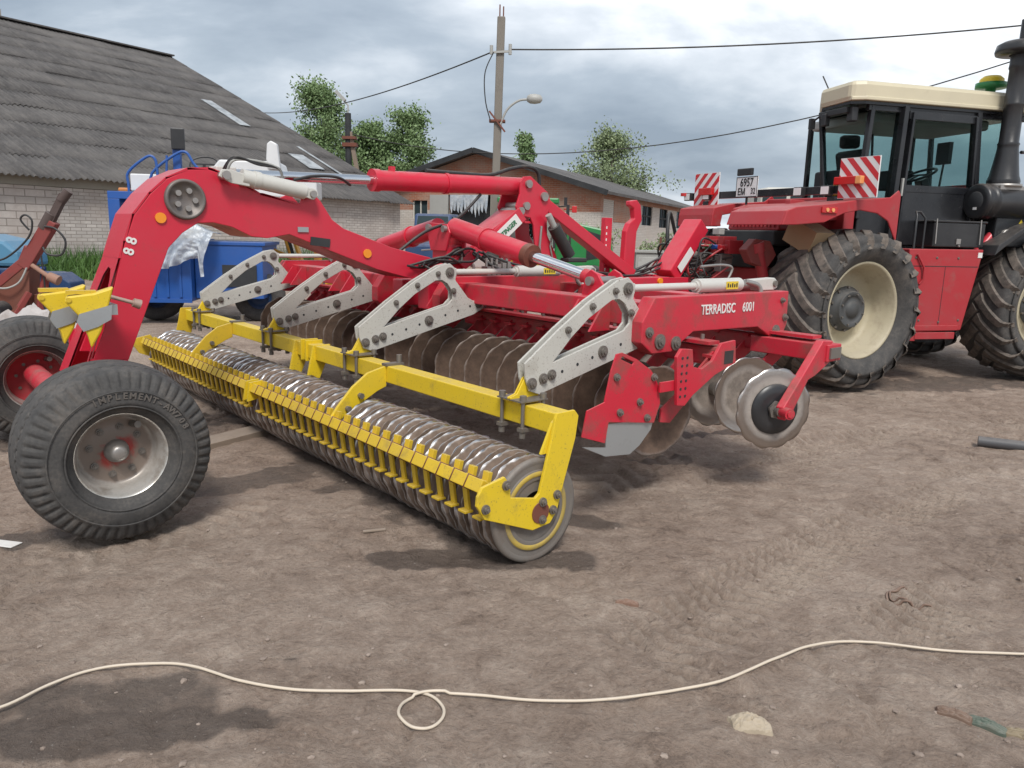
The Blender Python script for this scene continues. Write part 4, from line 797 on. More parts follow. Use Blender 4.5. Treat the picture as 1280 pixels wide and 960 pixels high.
# ------------------------------------------------------------------ the big articulated tractor
TO = (3.661, 8.188, 0); trac = thing('tractor', 'large red articulated tractor with a cream cab roof and huge lugged tyres', 'tractor', TO, rad(27))
fr = dict(loc=(.66, .70, 0), rot=(0, 0, rad(-12)))      # the front half is steered a little to the side
def lug_tyre(R, w, rim, n=21, tread=True):
    cr_ = [(-.5, .80), (-.5, .86), (-.485, .93), (-.44, .965), (-.3, .985), (0, 1.0), (.3, .985), (.44, .965), (.485, .93), (.5, .86), (.5, .80)]
    Rc = R - .045
    prof = [(-.36 * w, rim), (-.40 * w, rim + .02), (-.47 * w, rim + .08), (-.52 * w, rim + (Rc - rim) * .45), (-.53 * w, rim + (Rc - rim) * .62)] + [(a * w, Rc - (1 - q) * Rc * .9) for a, q in cr_] + [(.53 * w, rim + (Rc - rim) * .62), (.52 * w, rim + (Rc - rim) * .45), (.47 * w, rim + .08), (.40 * w, rim + .02), (.36 * w, rim)]
    return MB().lathe(prof, n=120)
def lugs(R, w, n, drop=0.045):
    mb = MB(); Rc = R - .045
    for side in (-1, 1):
        for k in range(n):
            t0 = 2 * PI * (k + (0.5 if side > 0 else 0)) / n; st = []
            for q in (0, .15, .3, .45, .6, .75, .88, .95, .985, 1.0):
                a = side * (.01 + q * (.5 * w - .0)); cu = 1 - .9 * (1 - float(np.interp(abs(a) / w, [0, .3, .44, .485, .5], [1.0, .985, .965, .93, .86])))
                ang = t0 - .52 * q ** .85 * (w / R)
                st.append((a, Rc * cu - .008, ang))
            a, r_, g = st[-1]; st.append((a + side * .018, r_ - .06, g - .01)); 
            vs = []; W_ = .052
            for i, (a, r_, g) in enumerate(st):
                hgt = .034 if i < len(st) - 1 else .012; ww = W_ * (1.0 + .35 * (i == 0))
                for dw, dr in ((-ww * 1.35, 0), (-ww, hgt), (ww, hgt), (ww * 1.35, 0)):
                    gg = g + dw * .6 / R; aa = a + side * dw * .5; rr = r_ + dr
                    if i == len(st) - 1: aa = a + side * (dr * .6); rr = r_
                    vs.append((rr * sin(gg), aa, rr * cos(gg)))
            fs = []
            for i in range(len(st) - 1):
                for j in range(3): fs.append((i * 4 + j, i * 4 + j + 1, i * 4 + 4 + j + 1, i * 4 + 4 + j))
            fs.append((0, 1, 2, 3)); L = (len(st) - 1) * 4; fs.append((L, L + 3, L + 2, L + 1)); mb.add(vs, fs)
    return mb
def tractor_wheel(loc, rz=0, w=.70, outer=-1):
    wh = bpy.data.objects.new('wheel', None); COL.objects.link(wh); wh.parent = trac; wh.location = loc; wh.rotation_euler = (0, 0, rz)
    ty = lug_tyre(.89, w, .51).build('tyre', tyred, wh); lugs(.89, w, 22).build('tread_lugs', lugm, ty)
    s_ = outer
    MB().lathe([(s_ * (-w * .37), .52), (s_ * (-w * .40), .53), (s_ * (-w * .405), .515), (s_ * (-w * .385), .495), (s_ * (-w * .32), .485), (s_ * (-w * .20), .46), (s_ * (-w * .05), .45), (s_ * .03, .44), (s_ * .035, .30), (s_ * -.02, .26), (s_ * -.02, .0)] if False else
        [(-w * .37, .52), (-w * .40, .53), (-w * .405, .515), (-w * .385, .495), (-w * .32, .482), (-w * .30, .470), (-w * .20, .462), (-w * .185, .450), (-w * .08, .44), (-.03, .41), (-.015, .38), (-.035, .30), (-.06, .25), (-.06, .001)], n=72).lathe([(w * .37, .52), (w * .40, .53), (w * .38, .49), (.03, .45)], n=72).build('rim', creamrim, wh)
    MB().lathe([(0, .25), (-.03, .25), (-.032, .225), (-.06, .222), (-.062, .205), (-.11, .20), (-.118, .192)], c=(0, -.05, 0), n=40).lathe([(-.118, .192), (-.122, .15), (-.116, .148), (-.116, .09), (-.128, .088), (-.13, .001)], c=(0, -.05, 0), n=40).build('hub', paint('hub_grey', (.055, .058, .06), .6, mud=.35), wh)
    for k in range(10): MB().cyl((0, -.10, 0), (0, -.075, 0), .016, n=6).build('wheel_nut', bolt, wh, loc=(.238 * sin(k * PI / 5), 0, .238 * cos(k * PI / 5)))
    for k in range(8): MB().cyl((0, -.185, 0), (0, -.16, 0), .011, n=6).build('hub_bolt', bolt, wh, loc=(.17 * sin(k * PI / 4 + .3), 0, .17 * cos(k * PI / 4 + .3)))
    return wh
tractor_wheel((.17, .39, .885), rad(-1), .78); tractor_wheel((.17, 2.42, .885), 0, .78)
cR, sR = cos(rad(-12)), sin(rad(-12))
def G2T(v, u, z): return (.66 + v * cR - u * sR, .70 + v * sR + u * cR, z)
tractor_wheel(G2T(2.55, -.16, .885), rad(-12)); tractor_wheel(G2T(2.55, 1.75, .885), rad(-12))
# rear chassis, axle, hitch
MB().box2((-.55, .95, .72), (1.6, 1.75, 1.30)).box2((-.05, .72, .70), (.3, 1.9, 1.08)).box2((-.9, 1.12, .55), (-.4, 1.55, .85)).build('rear_chassis', redold, trac, .02)
MB().box2((-.6, 1.0, 1.3), (.5, 1.75, 1.55)).box2((-.4, .9, 1.55), (.5, 1.8, 1.72)).build('rear_housing', darkin, trac, .02)
fen = [(-1.13, 1.76), (-1.08, 1.90), (-.95, 1.94), (-.5, 1.985), (-.25, 2.02), (-.10, 2.045), (.40, 2.09), (.52, 2.17), (.56, 2.12), (.56, 1.62), (.50, 1.70), (.40, 1.84), (.22, 1.915), (-.05, 1.94), (-.28, 1.90), (-.55, 1.80), (-.95, 1.765)]
for u0, u1 in ((.10, .12), (2.36, 2.38)): pass
def fender(ua, ub, vm=-9, nm='fender'):
    cl_ = lambda P: [(max(v, vm + .01 * i), z) for i, (v, z) in enumerate(P)]
    f = MB().prism(cl_(fen), ua, ua + .02).prism(cl_([(-1.13, 1.76), (-1.08, 1.90), (-.95, 1.94), (-.5, 1.985), (-.25, 2.02), (-.10, 2.045), (.40, 2.09), (.40, 2.07), (-.1, 2.025), (-.25, 2.0), (-.5, 1.965), (-.94, 1.92), (-1.06, 1.88), (-1.11, 1.76)]), ua + .02, ub)
    return f.build(nm, redold, trac, .01)
fender(.08, .88); fender(1.9, 2.55, -.45)
MB().box2((-1.085, .14, 1.80), (-1.065, .32, 1.86)).build('lamp_backing', lampred, trac, .004) if False else None
lo = MB().box2((-.62, .06, 1.895), (-.40, .078, 1.955)).build('tail_lamp', lampred, trac, .004); MB().cyl((-.55, .06, 1.925), (-.55, .052, 1.925), .02).build('lamp_lens', lampamber, lo); MB().cyl((-.47, .06, 1.925), (-.47, .052, 1.925), .02).build('lamp_lens', lampamber, lo)
MB().box2((.45, .70, 1.3), (.62, 1.9, 2.12)).box2((-.3, .80, 1.85), (.45, .88, 2.06)).build('rear_deck_wall', redold, trac, .01)
ho = MB().prism([(-.35, 1.72), (.5, 1.76), (.5, 2.0), (-.1, 2.03), (-.3, 1.98)], .9, 1.72).build('rear_hood', redold, trac, .02)
gr_ = MB(); [gr_.box2((-.37, .95 + k * .06, 1.76), (-.352, .98 + k * .06, 1.96)) for k in range(12)]; gr_.build('rear_grille', redold, trac)
cb = MB().box2((-.10, .05, 2.115), (-.02, 2.75, 2.20)).box2((-.14, .35, 2.03), (.0, .45, 2.086)).box2((-.14, 2.35, 1.98), (.0, 2.45, 2.086)).build('rear_crossbar', blkgl, trac, .004)
for u in (.46, .84, 2.36, 2.74):
    MB().box2((-.17, u - .06, 2.10), (-.102, u + .06, 2.20)).build('work_lamp', blk, trac, .006); MB().box2((-.178, u - .05, 2.11), (-.171, u + .05, 2.19)).build('lamp_lens', signwhite, trac)
def board(u0, u1, z0, z1, sgn):
    o = MB().box2((-.47, u0, z0), (-.455, u1, z1)).build('warning_board', signwhite, trac)
    h = z1 - z0; w_ = u1 - u0; b = MB(); bw = .078; sp = .156
    k = -8
    while k < 16:
        # diagonal band clipped to the board
        pts = []
        c0 = k * sp
        import itertools
        poly = [(u0, z0 + c0), (u1, z0 + c0 + sgn * w_ * 1.0), (u1, z0 + c0 + bw + sgn * w_), (u0, z0 + c0 + bw)]
        def clip(P, f, g):
            out = []
            for i in range(len(P)):
                a, c = P[i], P[(i + 1) % len(P)]; fa, fc = f(a), f(c)
                if fa >= 0: out.append(a)
                if (fa >= 0) != (fc >= 0): t_ = fa / (fa - fc); out.append((a[0] + (c[0] - a[0]) * t_, a[1] + (c[1] - a[1]) * t_))
            return out
        P = clip(poly, lambda q: q[1] - z0 - .004, 0); P = clip(P, lambda q: z1 - .004 - q[1], 0) if P else P
        if len(P) > 2: b.prism(P, -.4715, -.4705, plane='uz')
        k += 1
    b.build('board_stripes', signred, o); o.location = (.34, 0, 0)
    return o
b1 = board(-.16, .32, 2.06, 2.47, 1); MB().box2((-.53, .07, 2.20), (-.472, .34, 2.28)).build('tail_light', lampred, b1, .008); MB().box2((-.532, .0, 2.20), (-.472, .069, 2.28)).build('indicator', lampamber, b1, .008)
b2 = board(2.18, 2.64, 2.02, 2.44, -1); MB().box2((-.53, 2.25, 2.16), (-.472, 2.5, 2.25)).build('tail_light', lampred, b2, .008)
MB().cyl((-.16, 2.80, 2.16), (-.16, 2.80, 2.20), .055).tube([(-.06, 2.7, 2.1), (-.16, 2.80, 2.16)], .01).build('side_lamp', lampred, trac)
pt = MB().box2((-.115, 1.52, 2.12), (-.105, 1.88, 2.36)).build('number_plate', signwhite, trac); fb = MB()
for z_ in (2.12, 2.352): fb.box2((-.117, 1.52, z_), (-.1155, 1.88, z_ + .008))
for u_ in (1.52, 1.872): fb.box2((-.117, u_, 2.12), (-.1155, u_ + .008, 2.36))
fb.build('plate_frame', letblack, pt); MB().box2((-.13, 1.62, 2.375), (-.09, 1.87, 2.46)).build('plate_lamp', blk, pt, .01)
PX, PY = (0, -1, 0), (0, 0, 1); NR = Matrix.Diagonal((.80, 1, 1, 1))
text('6957', .138, letblack, 'plate_number', pt, basis((-.1185, 1.70, 2.288), PX, PY) @ NR, .001, bold=.002); text('ЕМ', .11, letblack, 'plate_number', pt, basis((-.1185, 1.78, 2.18), PX, PY) @ NR, .001, bold=.002); text('32', .10, letblack, 'plate_number', pt, basis((-.1185, 1.585, 2.185), PX, PY) @ NR, .001, bold=.001)
MB().bar((-.10, 1.70, 1.95), (-.10, 1.70, 2.12), .02, .02).build('plate_stay', blk, trac)
# rear linkage, hydraulic couplings, hoses
MB().cyl((-.75, .78, 1.52), (-.55, .80, 1.05), .06, n=16).cyl((-.75, .78, 1.48), (-.78, .78, 1.58), .085, n=16).build('lift_cylinder', redold, trac)
MB().prism([(-.95, 1.5), (-.82, 1.62), (-.6, 1.6), (-.5, 1.45), (-.62, 1.3), (-.85, 1.36)], .74, .86).build('lift_arm', rustred, trac, .01)
MB().bar((-.95, 1.9, 1.15), (-.85, 1.95, 1.6), .06, .05).build('lift_link', paint('rusty_bare_link', (.32, .16, .1), .7, mud=.3), trac)
MB().bar((-1.1, .95, .60), (-.3, 1.0, .85), .08, .1).bar((-1.1, 1.75, .60), (-.3, 1.7, .85), .08, .1).build('lower_links', redold, trac, .01)
vb = MB(); [vb.box2((-.95, 1.0 + .11 * k, 1.45 + .04 * (k % 2)), (-.75, 1.08 + .11 * k, 1.60 + .04 * (k % 2))).cyl((-1.0, 1.04 + .11 * k, 1.52), (-.94, 1.04 + .11 * k, 1.52), .03) for k in range(6)]; vb.build('hydraulic_valves', redold, trac, .004)
cc = [signred, blue, green, signwhite, yel, steel]
for k in range(6): MB().cyl((-1.06, 1.04 + .11 * k, 1.52), (-1.0, 1.04 + .11 * k, 1.52), .026).build('hose_coupling', cc[k], trac)
MB().box2((-.97, 1.1, 1.25), (-.8, 1.2, 1.44)).build('socket_block', steel, trac, .006); MB().box2((-.95, 1.4, 1.2), (-.8, 1.62, 1.42)).build('socket_block', steel, trac, .006); MB().box2((-.70, 1.46, 1.66), (-.62, 1.58, 1.73)).build('relay_box', greyp, trac, .006)
for k in range(14):
    j = lambda q: random.uniform(-q, q); u0 = 1.0 + k * .055
    hose([(-1.05, u0, 1.5 + j(.08)), (-1.2 - abs(j(.1)), u0 + j(.1), 1.50 + j(.1)), (-1.25 + j(.1), u0 + .1 + j(.2), 1.30 + j(.12)), (-1.05 + j(.15), 1.4 + j(.35), 1.15 + j(.12)), (-.9, 1.3 + j(.4), 1.35 + j(.3))], .011, hosem if k % 4 else redold, trac)
hose([(-.9, 2.0, 1.62), (-1.05, 1.95, 1.9), (-1.15, 1.85, 1.7), (-1.15, 1.8, 1.3), (-1.1, 1.8, 1.05)], .022, hosem, trac)
tag(MB().box((0, 0, 0), (.27, .40, .26), Matrix.Rotation(rad(18), 3, 'X')).box((.0, .17, .17), (.26, .24, .006), Matrix.Rotation(rad(40), 3, 'X')).build('cardboard_box', card, None, 0, loc=(3.17, 8.52, 1.66), rot=(0.1, 0, rad(27))), 'open brown cardboard box lying beside the rear tyre on the tractor linkage', 'box')

# front half: everything in its own frame (v forward, u across)
def FB(mb, name, mat, parent=None, bevel=0.0):
    o = mb.build(name, mat, parent or trac, bevel)
    if not parent: o.location = fr['loc']; o.rotation_euler = fr['rot']
    return o
cabo = bpy.data.objects.new('cab', None); COL.objects.link(cabo); cabo.parent = trac; cabo.location = fr['loc']; cabo.rotation_euler = fr['rot']
CP = [(.0, .0), (2.15, 0), (2.35, .25), (2.35, 1.5), (.25, 1.5), (-.12, 1.15), (-.12, .93), (-.0, .06)]   # plan (v,u)
roofp = [(-.24, .02), (-.10, -.06), (2.2, -.06), (2.42, .2), (2.42, 1.5), (.7, 1.5), (.22, 1.20), (-.2, .60)]
MB().prism(roofp, 3.165, 3.385, plane='vu').build('cab_roof', cream, cabo, .05)
MB().prism([(v * .99 + .01, u * .985 - .012) for v, u in roofp], 3.172, 3.215, plane='vu').build('roof_trim', cream, cabo, .01)
MB().prism([(v * .97 + .02, u * .97 + .02) for v, u in roofp], 3.135, 3.163, plane='vu').build('roof_underside', blkgl, cabo)
# frame: pillars lean a little, door with glazing, lower black panel
def pillar(p0, p1, w=.07, d=.09): return MB().bar(p0, p1, w, d)
pr_ = MB().bar((-.0, .02, 1.88), (.06, .02, 3.14), .05, .07).bar((.42, 0, 1.60), (.46, .0, 3.14), .06, .15).bar((1.66, .0, 1.60), (1.50, .0, 3.14), .06, .09)
pr_.bar((0, .02, 3.11), (2.2, .02, 3.11), .06, .07).build('cab_frame', blkgl, cabo, .006)
for p0_, p1_ in (((-.10, .48, 2.05), (-.10, .70, 3.14)), ((.25, .98, 2.05), (.22, 1.12, 3.14)), ((2.25, .15, 1.9), (2.12, .15, 3.14)), ((2.3, 1.45, 1.9), (2.2, 1.45, 3.14)), ((.3, 1.45, 1.9), (.3, 1.45, 3.14))): MB().bar(p0_, p1_, .055, .055).build('cab_pillar', blkgl, cabo, .006)
MB().bar((.52, -.035, 1.62), (.56, -.035, 3.08), .03, .10).bar((1.54, -.035, 1.62), (1.44, -.035, 3.08), .03, .09).bar((.52, -.035, 3.05), (1.46, -.035, 3.05), .03, .09).bar((.52, -.035, 2.24), (1.52, -.035, 2.24), .03, .08).build('door_frame', blkgl, cabo, .004)
MB().prism([(.52, 1.60), (1.56, 1.60), (1.53, 2.22), (.54, 2.22)], -.045, -.03).build('door_panel', blkgl, cabo)
MB().prism([(.55, 2.26), (1.51, 2.26), (1.45, 3.04), (.57, 3.04)], -.035, -.031).build('door_glass', cabglass, cabo)
MB().box2((.50, -.08, 2.15), (.525, -.05, 2.35)).build('door_handle', greyp, cabo, .004)
MB().prism([(.02, 2.05), (.40, 2.05), (.42, 3.1), (.07, 3.1)], .0, .004).build('side_glass', cabglass, cabo)
MB().prism([(1.68, 1.9), (2.22, 1.9), (2.10, 3.1), (1.54, 3.1)], .0, .004).build('side_glass', cabglass, cabo)
rg = MB().add([(-.0, .05, 2.02), (-.12, .50, 2.02), (-.12, .70, 3.12), (.05, .05, 3.12)], [(0, 1, 2, 3)]); o = rg.build('rear_glass', cabglass, cabo); m_ = o.modifiers.new('t', 'SOLIDIFY'); m_.thickness = .005
o = MB().add([(2.32, .2, 1.95), (2.32, 1.42, 1.95), (2.2, 1.42, 3.1), (2.14, .2, 3.1)], [(0, 1, 2, 3)]).add([(.32, 1.45, 2.0), (2.28, 1.45, 2.0), (2.16, 1.45, 3.1), (.32, 1.45, 3.1)], [(0, 1, 2, 3)]).build('far_glass', cabglass, cabo); m_ = o.modifiers.new('t', 'SOLIDIFY'); m_.thickness = .005
MB().prism([(0, 1.6), (.5, 1.6), (.5, 1.98), (0, 1.98)], .0, .03).prism([(-.05, .06), (.45, .06), (.45, 1.44), (.35, 1.25), (-.12, .55)], 1.62, 1.98, plane='vu').prism([(.4, .05), (2.3, .05), (2.3, 1.44), (.4, 1.44)], 1.55, 1.62, plane='vu').box2((1.56, .0, 1.6), (2.3, .05, 1.9)).build('cab_floor', blkgl, cabo, .01)
# interior
se = MB().box2((.50, .45, 2.0), (1.0, .95, 2.14)).bar((.50, .70, 2.12), (.36, .70, 2.72), .46, .14).bar((.34, .70, 2.74), (.33, .70, 2.9), .26, .10).box2((.62, .55, 1.62), (.88, .85, 2.0)).build('seat', darkin, cabo, .04)
MB().bar((1.75, .70, 1.65), (1.45, .70, 2.42), .12, .12).build('steering_column', blk, cabo, .01)
sw_ = []; c0 = Vector((1.40, .70, 2.47)); ax = Vector((-.42, 0, .9)).normalized(); e1 = Vector((0, 1, 0)); e2 = ax.cross(e1)
MB().tube([c0 + (e1 * cos(k * PI / 14) + e2 * sin(k * PI / 14)) * .21 for k in range(28)], .016, 8, closed=True).bar(c0 - e1 * .2, c0 + e1 * .2, .03, .02).bar(c0, c0 + e2 * .2, .03, .02).build('steering_wheel', blk, cabo)
MB().tube([(1.05, 1.1, 2.2), (1.0, 1.15, 3.1)], .016).tube([(1.75, 1.25, 1.9), (1.75, 1.25, 3.1)], .02).box2((1.62, .95, 2.05), (2.1, 1.35, 2.3)).build('console', blk, cabo)
MB().box((1.52, .45, 2.72), (.06, .20, .26)).tube([(1.55, .5, 2.3), (1.54, .46, 2.62)], .014).build('monitor', blk, cabo, .01)
MB().box2((.2, .3, 3.0), (2.0, 1.3, 3.12)).build('headliner', greyp, cabo, .03)
MB().box2((-.2, .12, 3.05), (-.14, .60, 3.12)).box2((-.22, .46, 2.95), (-.15, .54, 3.09)).box2((-.16, .06, 2.96), (-.08, .16, 3.12)).build('roof_lamps', blk, cabo, .01)
MB().tube([(-.16, .60, 3.1), (-.22, .70, 3.02)], .012).box2((-.25, .68, 2.94), (-.19, .73, 3.06)).build('rear_camera', blk, cabo)
MB().tube([(.15, .9, 3.39), (.08, 1.0, 3.62)], .008).build('aerial', blk, cabo)
bc = MB().lathe([(-.06, .05), (.0, .06), (.0, .17), (.06, .17), (.065, .14)], (1.86, .22, 3.47), 24, axis='z').build('receiver_base', green, cabo); MB().lathe([(.055, .135), (.10, .13), (.135, .09), (.15, .001)], (1.86, .22, 3.475), 24, axis='z').build('receiver_dome', yel, bc)
MB().lathe([(0, .06), (.03, .055), (.045, .001)], (1.1, .6, 3.40), 16, axis='z').build('roof_marker', paint('orange_marker', (.6, .08, .02), .3, mud=0), cabo)
# steps box, red tank, engine parts, exhaust
FB(MB().box2((.78, -.34, 1.585), (1.50, -.03, 1.86)).box2((.76, -.35, 1.86), (1.52, -.02, 1.885)), 'battery_box', blk, None, .012)
FB(MB().tube([(.58, -.28, 1.45), (.58, -.28, 1.92), (.60, -.24, 1.97), (.66, -.24, 1.97), (.70, -.28, 1.9), (.70, -.28, 1.5)], .014), 'grab_rail', blk)
FB(MB().box2((1.10, -.352, 1.62), (1.16, -.34, 1.68)).cyl((1.13, -.37, 1.60), (1.13, -.352, 1.60), .01), 'box_latch', steel)
tk = FB(MB().prism([(.46, 1.555), (1.50, 1.565), (1.32, .62), (.66, .60), (.52, .80), (.50, 1.2)], -.36, .5), 'side_tank', redold, None, .012)
MB().tube([(.56, -.38, 1.50), (.66, -.39, 1.35), (.68, -.38, 1.22), (.64, -.37, 1.16)], .012).build('tank_handle', redold, tk)
MB().box2((.62, -.375, .62), (1.26, -.355, .68)).box2((.66, -.38, .52), (1.22, -.30, .60)).box2((.60, -.37, .50), (.68, -.2, .92)).build('step', redold, tk, .006); MB().box2((1.42, -.366, 1.47), (1.48, -.3605, 1.53)).build('tank_sticker', letwhite, tk)
FB(MB().box2((.5, .5, .75), (2.9, 1.1, 1.5)).box2((-.4, .62, .8), (.6, 1.0, 1.15)), 'front_chassis', darkin, None, .02)
FB(MB().box2((1.75, .25, 1.5), (3.8, 1.35, 2.35)), 'engine_hood', redold, None, .04)
FB(MB().box2((1.70, -.28, 1.60), (2.75, .25, 1.95)).box2((2.05, -.15, 1.95), (2.75, .25, 2.25)), 'engine_side', blkgl, None, .02)
FB(MB().cyl((1.52, -.2, 1.48), (1.78, -.2, 1.78), .055, n=16), 'red_pipe', red); FB(MB().lathe([(0, .07), (-.03, .07), (-.035, .05), (-.01, .03), (-.01, .001)], (1.86, -.28, 1.74), 24), 'round_port', steel)
ac = FB(MB().lathe([(0, .001), (0, .14), (-.0, .185), (.02, .20), (.06, .205), (.07, .195), (.12, .195), (.13, .205), (.18, .205), (.20, .19), (.75, .19), (.78, .15), (.78, .001)], (1.42, -.22, 2.12), 40, axis='x'), 'air_cleaner', blk)
MB().lathe([(-.012, .001), (-.012, .10), (-.002, .11)], (1.42, -.22, 2.12), 24, axis='x').build('cleaner_cap', darkin, ac); MB().box2((1.404, -.26, 2.02), (1.409, -.21, 2.05)).build('cleaner_sticker', letwhite, ac)
st_ = FB(MB().lathe([(2.32, .17), (2.36, .175), (2.38, .17), (2.42, .155), (2.55, .135), (2.72, .112), (2.76, .110), (2.78, .118), (2.80, .104), (3.2, .101), (3.21, .106), (3.23, .106), (3.24, .101), (3.6, .098), (3.62, .108), (3.66, .104), (3.78, .104)], (1.80, -.20, 0), 32, axis='z'), 'intake_stack', blk)
MB().lathe([(2.29, .19), (2.29, .20), (2.325, .20), (2.325, .17)], (1.80, -.20, 0), 32, axis='z').box2((1.62, -.35, 2.24), (2.15, -.05, 2.30)).build('stack_clamp', steel, st_)
MB().lathe([(3.76, .12), (3.77, .26), (3.80, .27), (3.87, .255), (3.90, .20), (3.905, .001)], (1.80, -.20, 0), 36, axis='z').cyl((1.87, -.2, 3.9), (1.87, -.2, 4.15), .09, n=20).build('stack_cap', blk, st_)
mi = FB(MB().box2((2.02, -.34, 3.05), (2.08, -.14, 3.48)), 'mirror', blk, None, .03); FB(MB().tube([(2.1, -.25, 3.4), (2.4, -.1, 3.45)], .014).tube([(2.1, -.25, 3.1), (2.4, -.1, 3.1)], .014).tube([(2.0, -.2, 2.7), (2.6, -.1, 2.75)], .02), 'mirror_arms', blk)
FB(MB().prism([(1.52, 1.50), (1.56, 1.62), (1.9, 1.83), (2.3, 1.97), (2.75, 2.0), (2.75, 1.95), (2.3, 1.92), (1.92, 1.78), (1.62, 1.58)], -.50, .15), 'front_fender', blk, None, .01)
FB(MB().prism([(1.78, -.285), (1.84, -.285), (1.81, -.285)], 1.7, 1.71, plane='vu') if False else MB().prism([(2.02, 1.86), (2.10, 1.86), (2.06, 1.93)], -.285, -.283), 'warning_sticker', yelstk)
FB(MB().box2((2.18, -.284, 1.95), (2.26, -.281, 2.04)), 'data_plate', galv)

MB().box2((.54, -.3625, 1.36), (1.44, -.3605, 1.368)).box2((.98, -.3625, .66), (.986, -.3605, 1.36)).build('tank_seam', darkin, tk)
bolts('tank_bolt', tk, [(v, -.36, z, .010) for v, z in ((.56, 1.46), (.85, 1.46), (1.15, 1.46), (.70, .74), (.98, .72), (1.26, .74))], head=.01)
MB().tube([(.80, -.345, 1.9), (.80, -.36, 1.62)], .008).build('box_strap', steel, tk); MB().tube([(1.42, -.345, 1.9), (1.42, -.36, 1.62)], .008).build('box_strap', steel, tk)
MB().box2((.30, .30, 1.9), (.46, 1.3, 2.5)).build('cab_rear_shelf', darkin, cabo, .03); MB().box2((1.25, .95, 2.3), (1.55, 1.3, 2.55)).build('control_box', darkin, cabo, .02)
MB().box((.0, .35, 2.22), (.05, .22, .14)).build('warning_lamp', orange, cabo, .01)

# ------------------------------------------------------------------ machines standing behind
def simple_wheel(parent, loc, R, w, mat=None, rz=0):
    o = MB().lathe([(-w * .3, R * .5), (-w * .5, R * .62), (-w * .5, R * .88), (-w * .38, R), (w * .38, R), (w * .5, R * .88), (w * .5, R * .62), (w * .3, R * .5)], n=40).build('wheel', tyrem, parent, loc=loc, rot=(0, 0, rz))
    MB().lathe([(-w * .3, R * .52), (-w * .2, R * .45), (-.02, R * .4), (-.02, R * .15), (-w * .25, R * .12), (-w * .25, .001)], n=32).build('rim', mat or creamrim, o); return o
# old blue open machine with railings
bm_ = thing('blue_harvester', 'old blue open-platform farm machine with railings, steering wheel and black mirror', 'farm machine', (-6.35, 12.7, 0), rad(8))
bx = MB().box2((.0, -.2, .38), (1.05, 1.5, 1.38)); bx.build('blue_bin', blue, bm_, .01)
rb = MB(); [rb.box2((.06 + k * .2, -.225, .45), (.10 + k * .2, -.2, 1.2)) for k in range(5)]; rb.box2((0, -.23, .36), (1.05, -.2, .42)).build('bin_ribs', blue, bm_)
MB().box2((1.06, .0, .42), (2.15, 1.5, 1.32)).box2((1.06, -.02, 1.30), (2.2, 1.5, 1.36)).build('blue_body', blue, bm_, .01)
MB().box2((1.5, -.025, .62), (2.05, -.001, .98)).build('engine_bay', darkin, bm_)
MB().prism([(-.22, 1.25), (-.18, 1.1), (.04, .95), (.14, 1.1), (-.04, 1.3), (-.04, 2.0), (-.22, 2.0)], -.02, .28).box2((-.22, -.02, 2.0), (1.1, .28, 2.12)).build('blue_support', blue, bm_, .008)
MB().box2((-.2, .28, 1.95), (2.4, 1.7, 2.05)).build('platform', blued, bm_)
MB().box2((.04, .3, 2.14), (.55, .9, 2.42)).build('white_tank', whitep, bm_, .02); MB().box2((-.16, .3, 2.125), (.0, .5, 2.19)).build('orange_lamp', paint('faded_orange', (.55, .2, .05), .6, mud=.1), bm_, .02)
MB().tube(spline([(.12, 0, 1.6), (.11, 0, 2.2), (.12, 0, 2.42), (.40, 0, 2.66), (.52, 0, 2.66), (.56, 0, 2.5), (.56, 0, 2.1)], 4), .022).tube(spline([(.46, 0, 2.1), (.48, 0, 2.42), (.85, 0, 2.72), (1.02, 0, 2.76), (1.12, 0, 2.6), (1.25, 0, 2.45)], 4), .022).tube([(.7, 0, 2.4), (.72, 0, 2.7)], .018).build('railing', blue, bm_)
MB().box2((.78, .1, 2.1), (.90, .2, 3.0)).build('mirror_post', blue, bm_, .01); MB().box2((.78, .04, 2.80), (.99, .10, 3.14)).build('mirror', blk, bm_, .02)
MB().tube([(1.17 + .23 * cos(k * PI / 10), .5 + .12 * sin(k * PI / 10), 2.62 + .13 * sin(k * PI / 10)) for k in range(20)], .014, 6, closed=True).bar((.97, .5, 2.62), (1.37, .5, 2.62), .02, .02).bar((1.17, .5, 2.1), (1.17, .5, 2.62), .04, .04).build('steering_wheel', blk, bm_)
MB().prism([(1.35, 2.1), (1.35, 2.50), (1.5, 2.68), (2.45, 2.68), (2.5, 2.48), (3.05, 2.40), (3.05, 2.1)], .1, .9).build('white_cover', whitep, bm_, .03)
MB().prism([(2.26, 2.70), (2.28, 2.95), (2.34, 3.0), (2.44, 2.95), (2.48, 2.55), (2.3, 2.55)], .0, .15).build('white_bracket', whitep, bm_, .02)
simple_wheel(bm_, (.3, .5, .42), .42, .3, blued); simple_wheel(bm_, (2.0, .5, .42), .42, .3, blued)
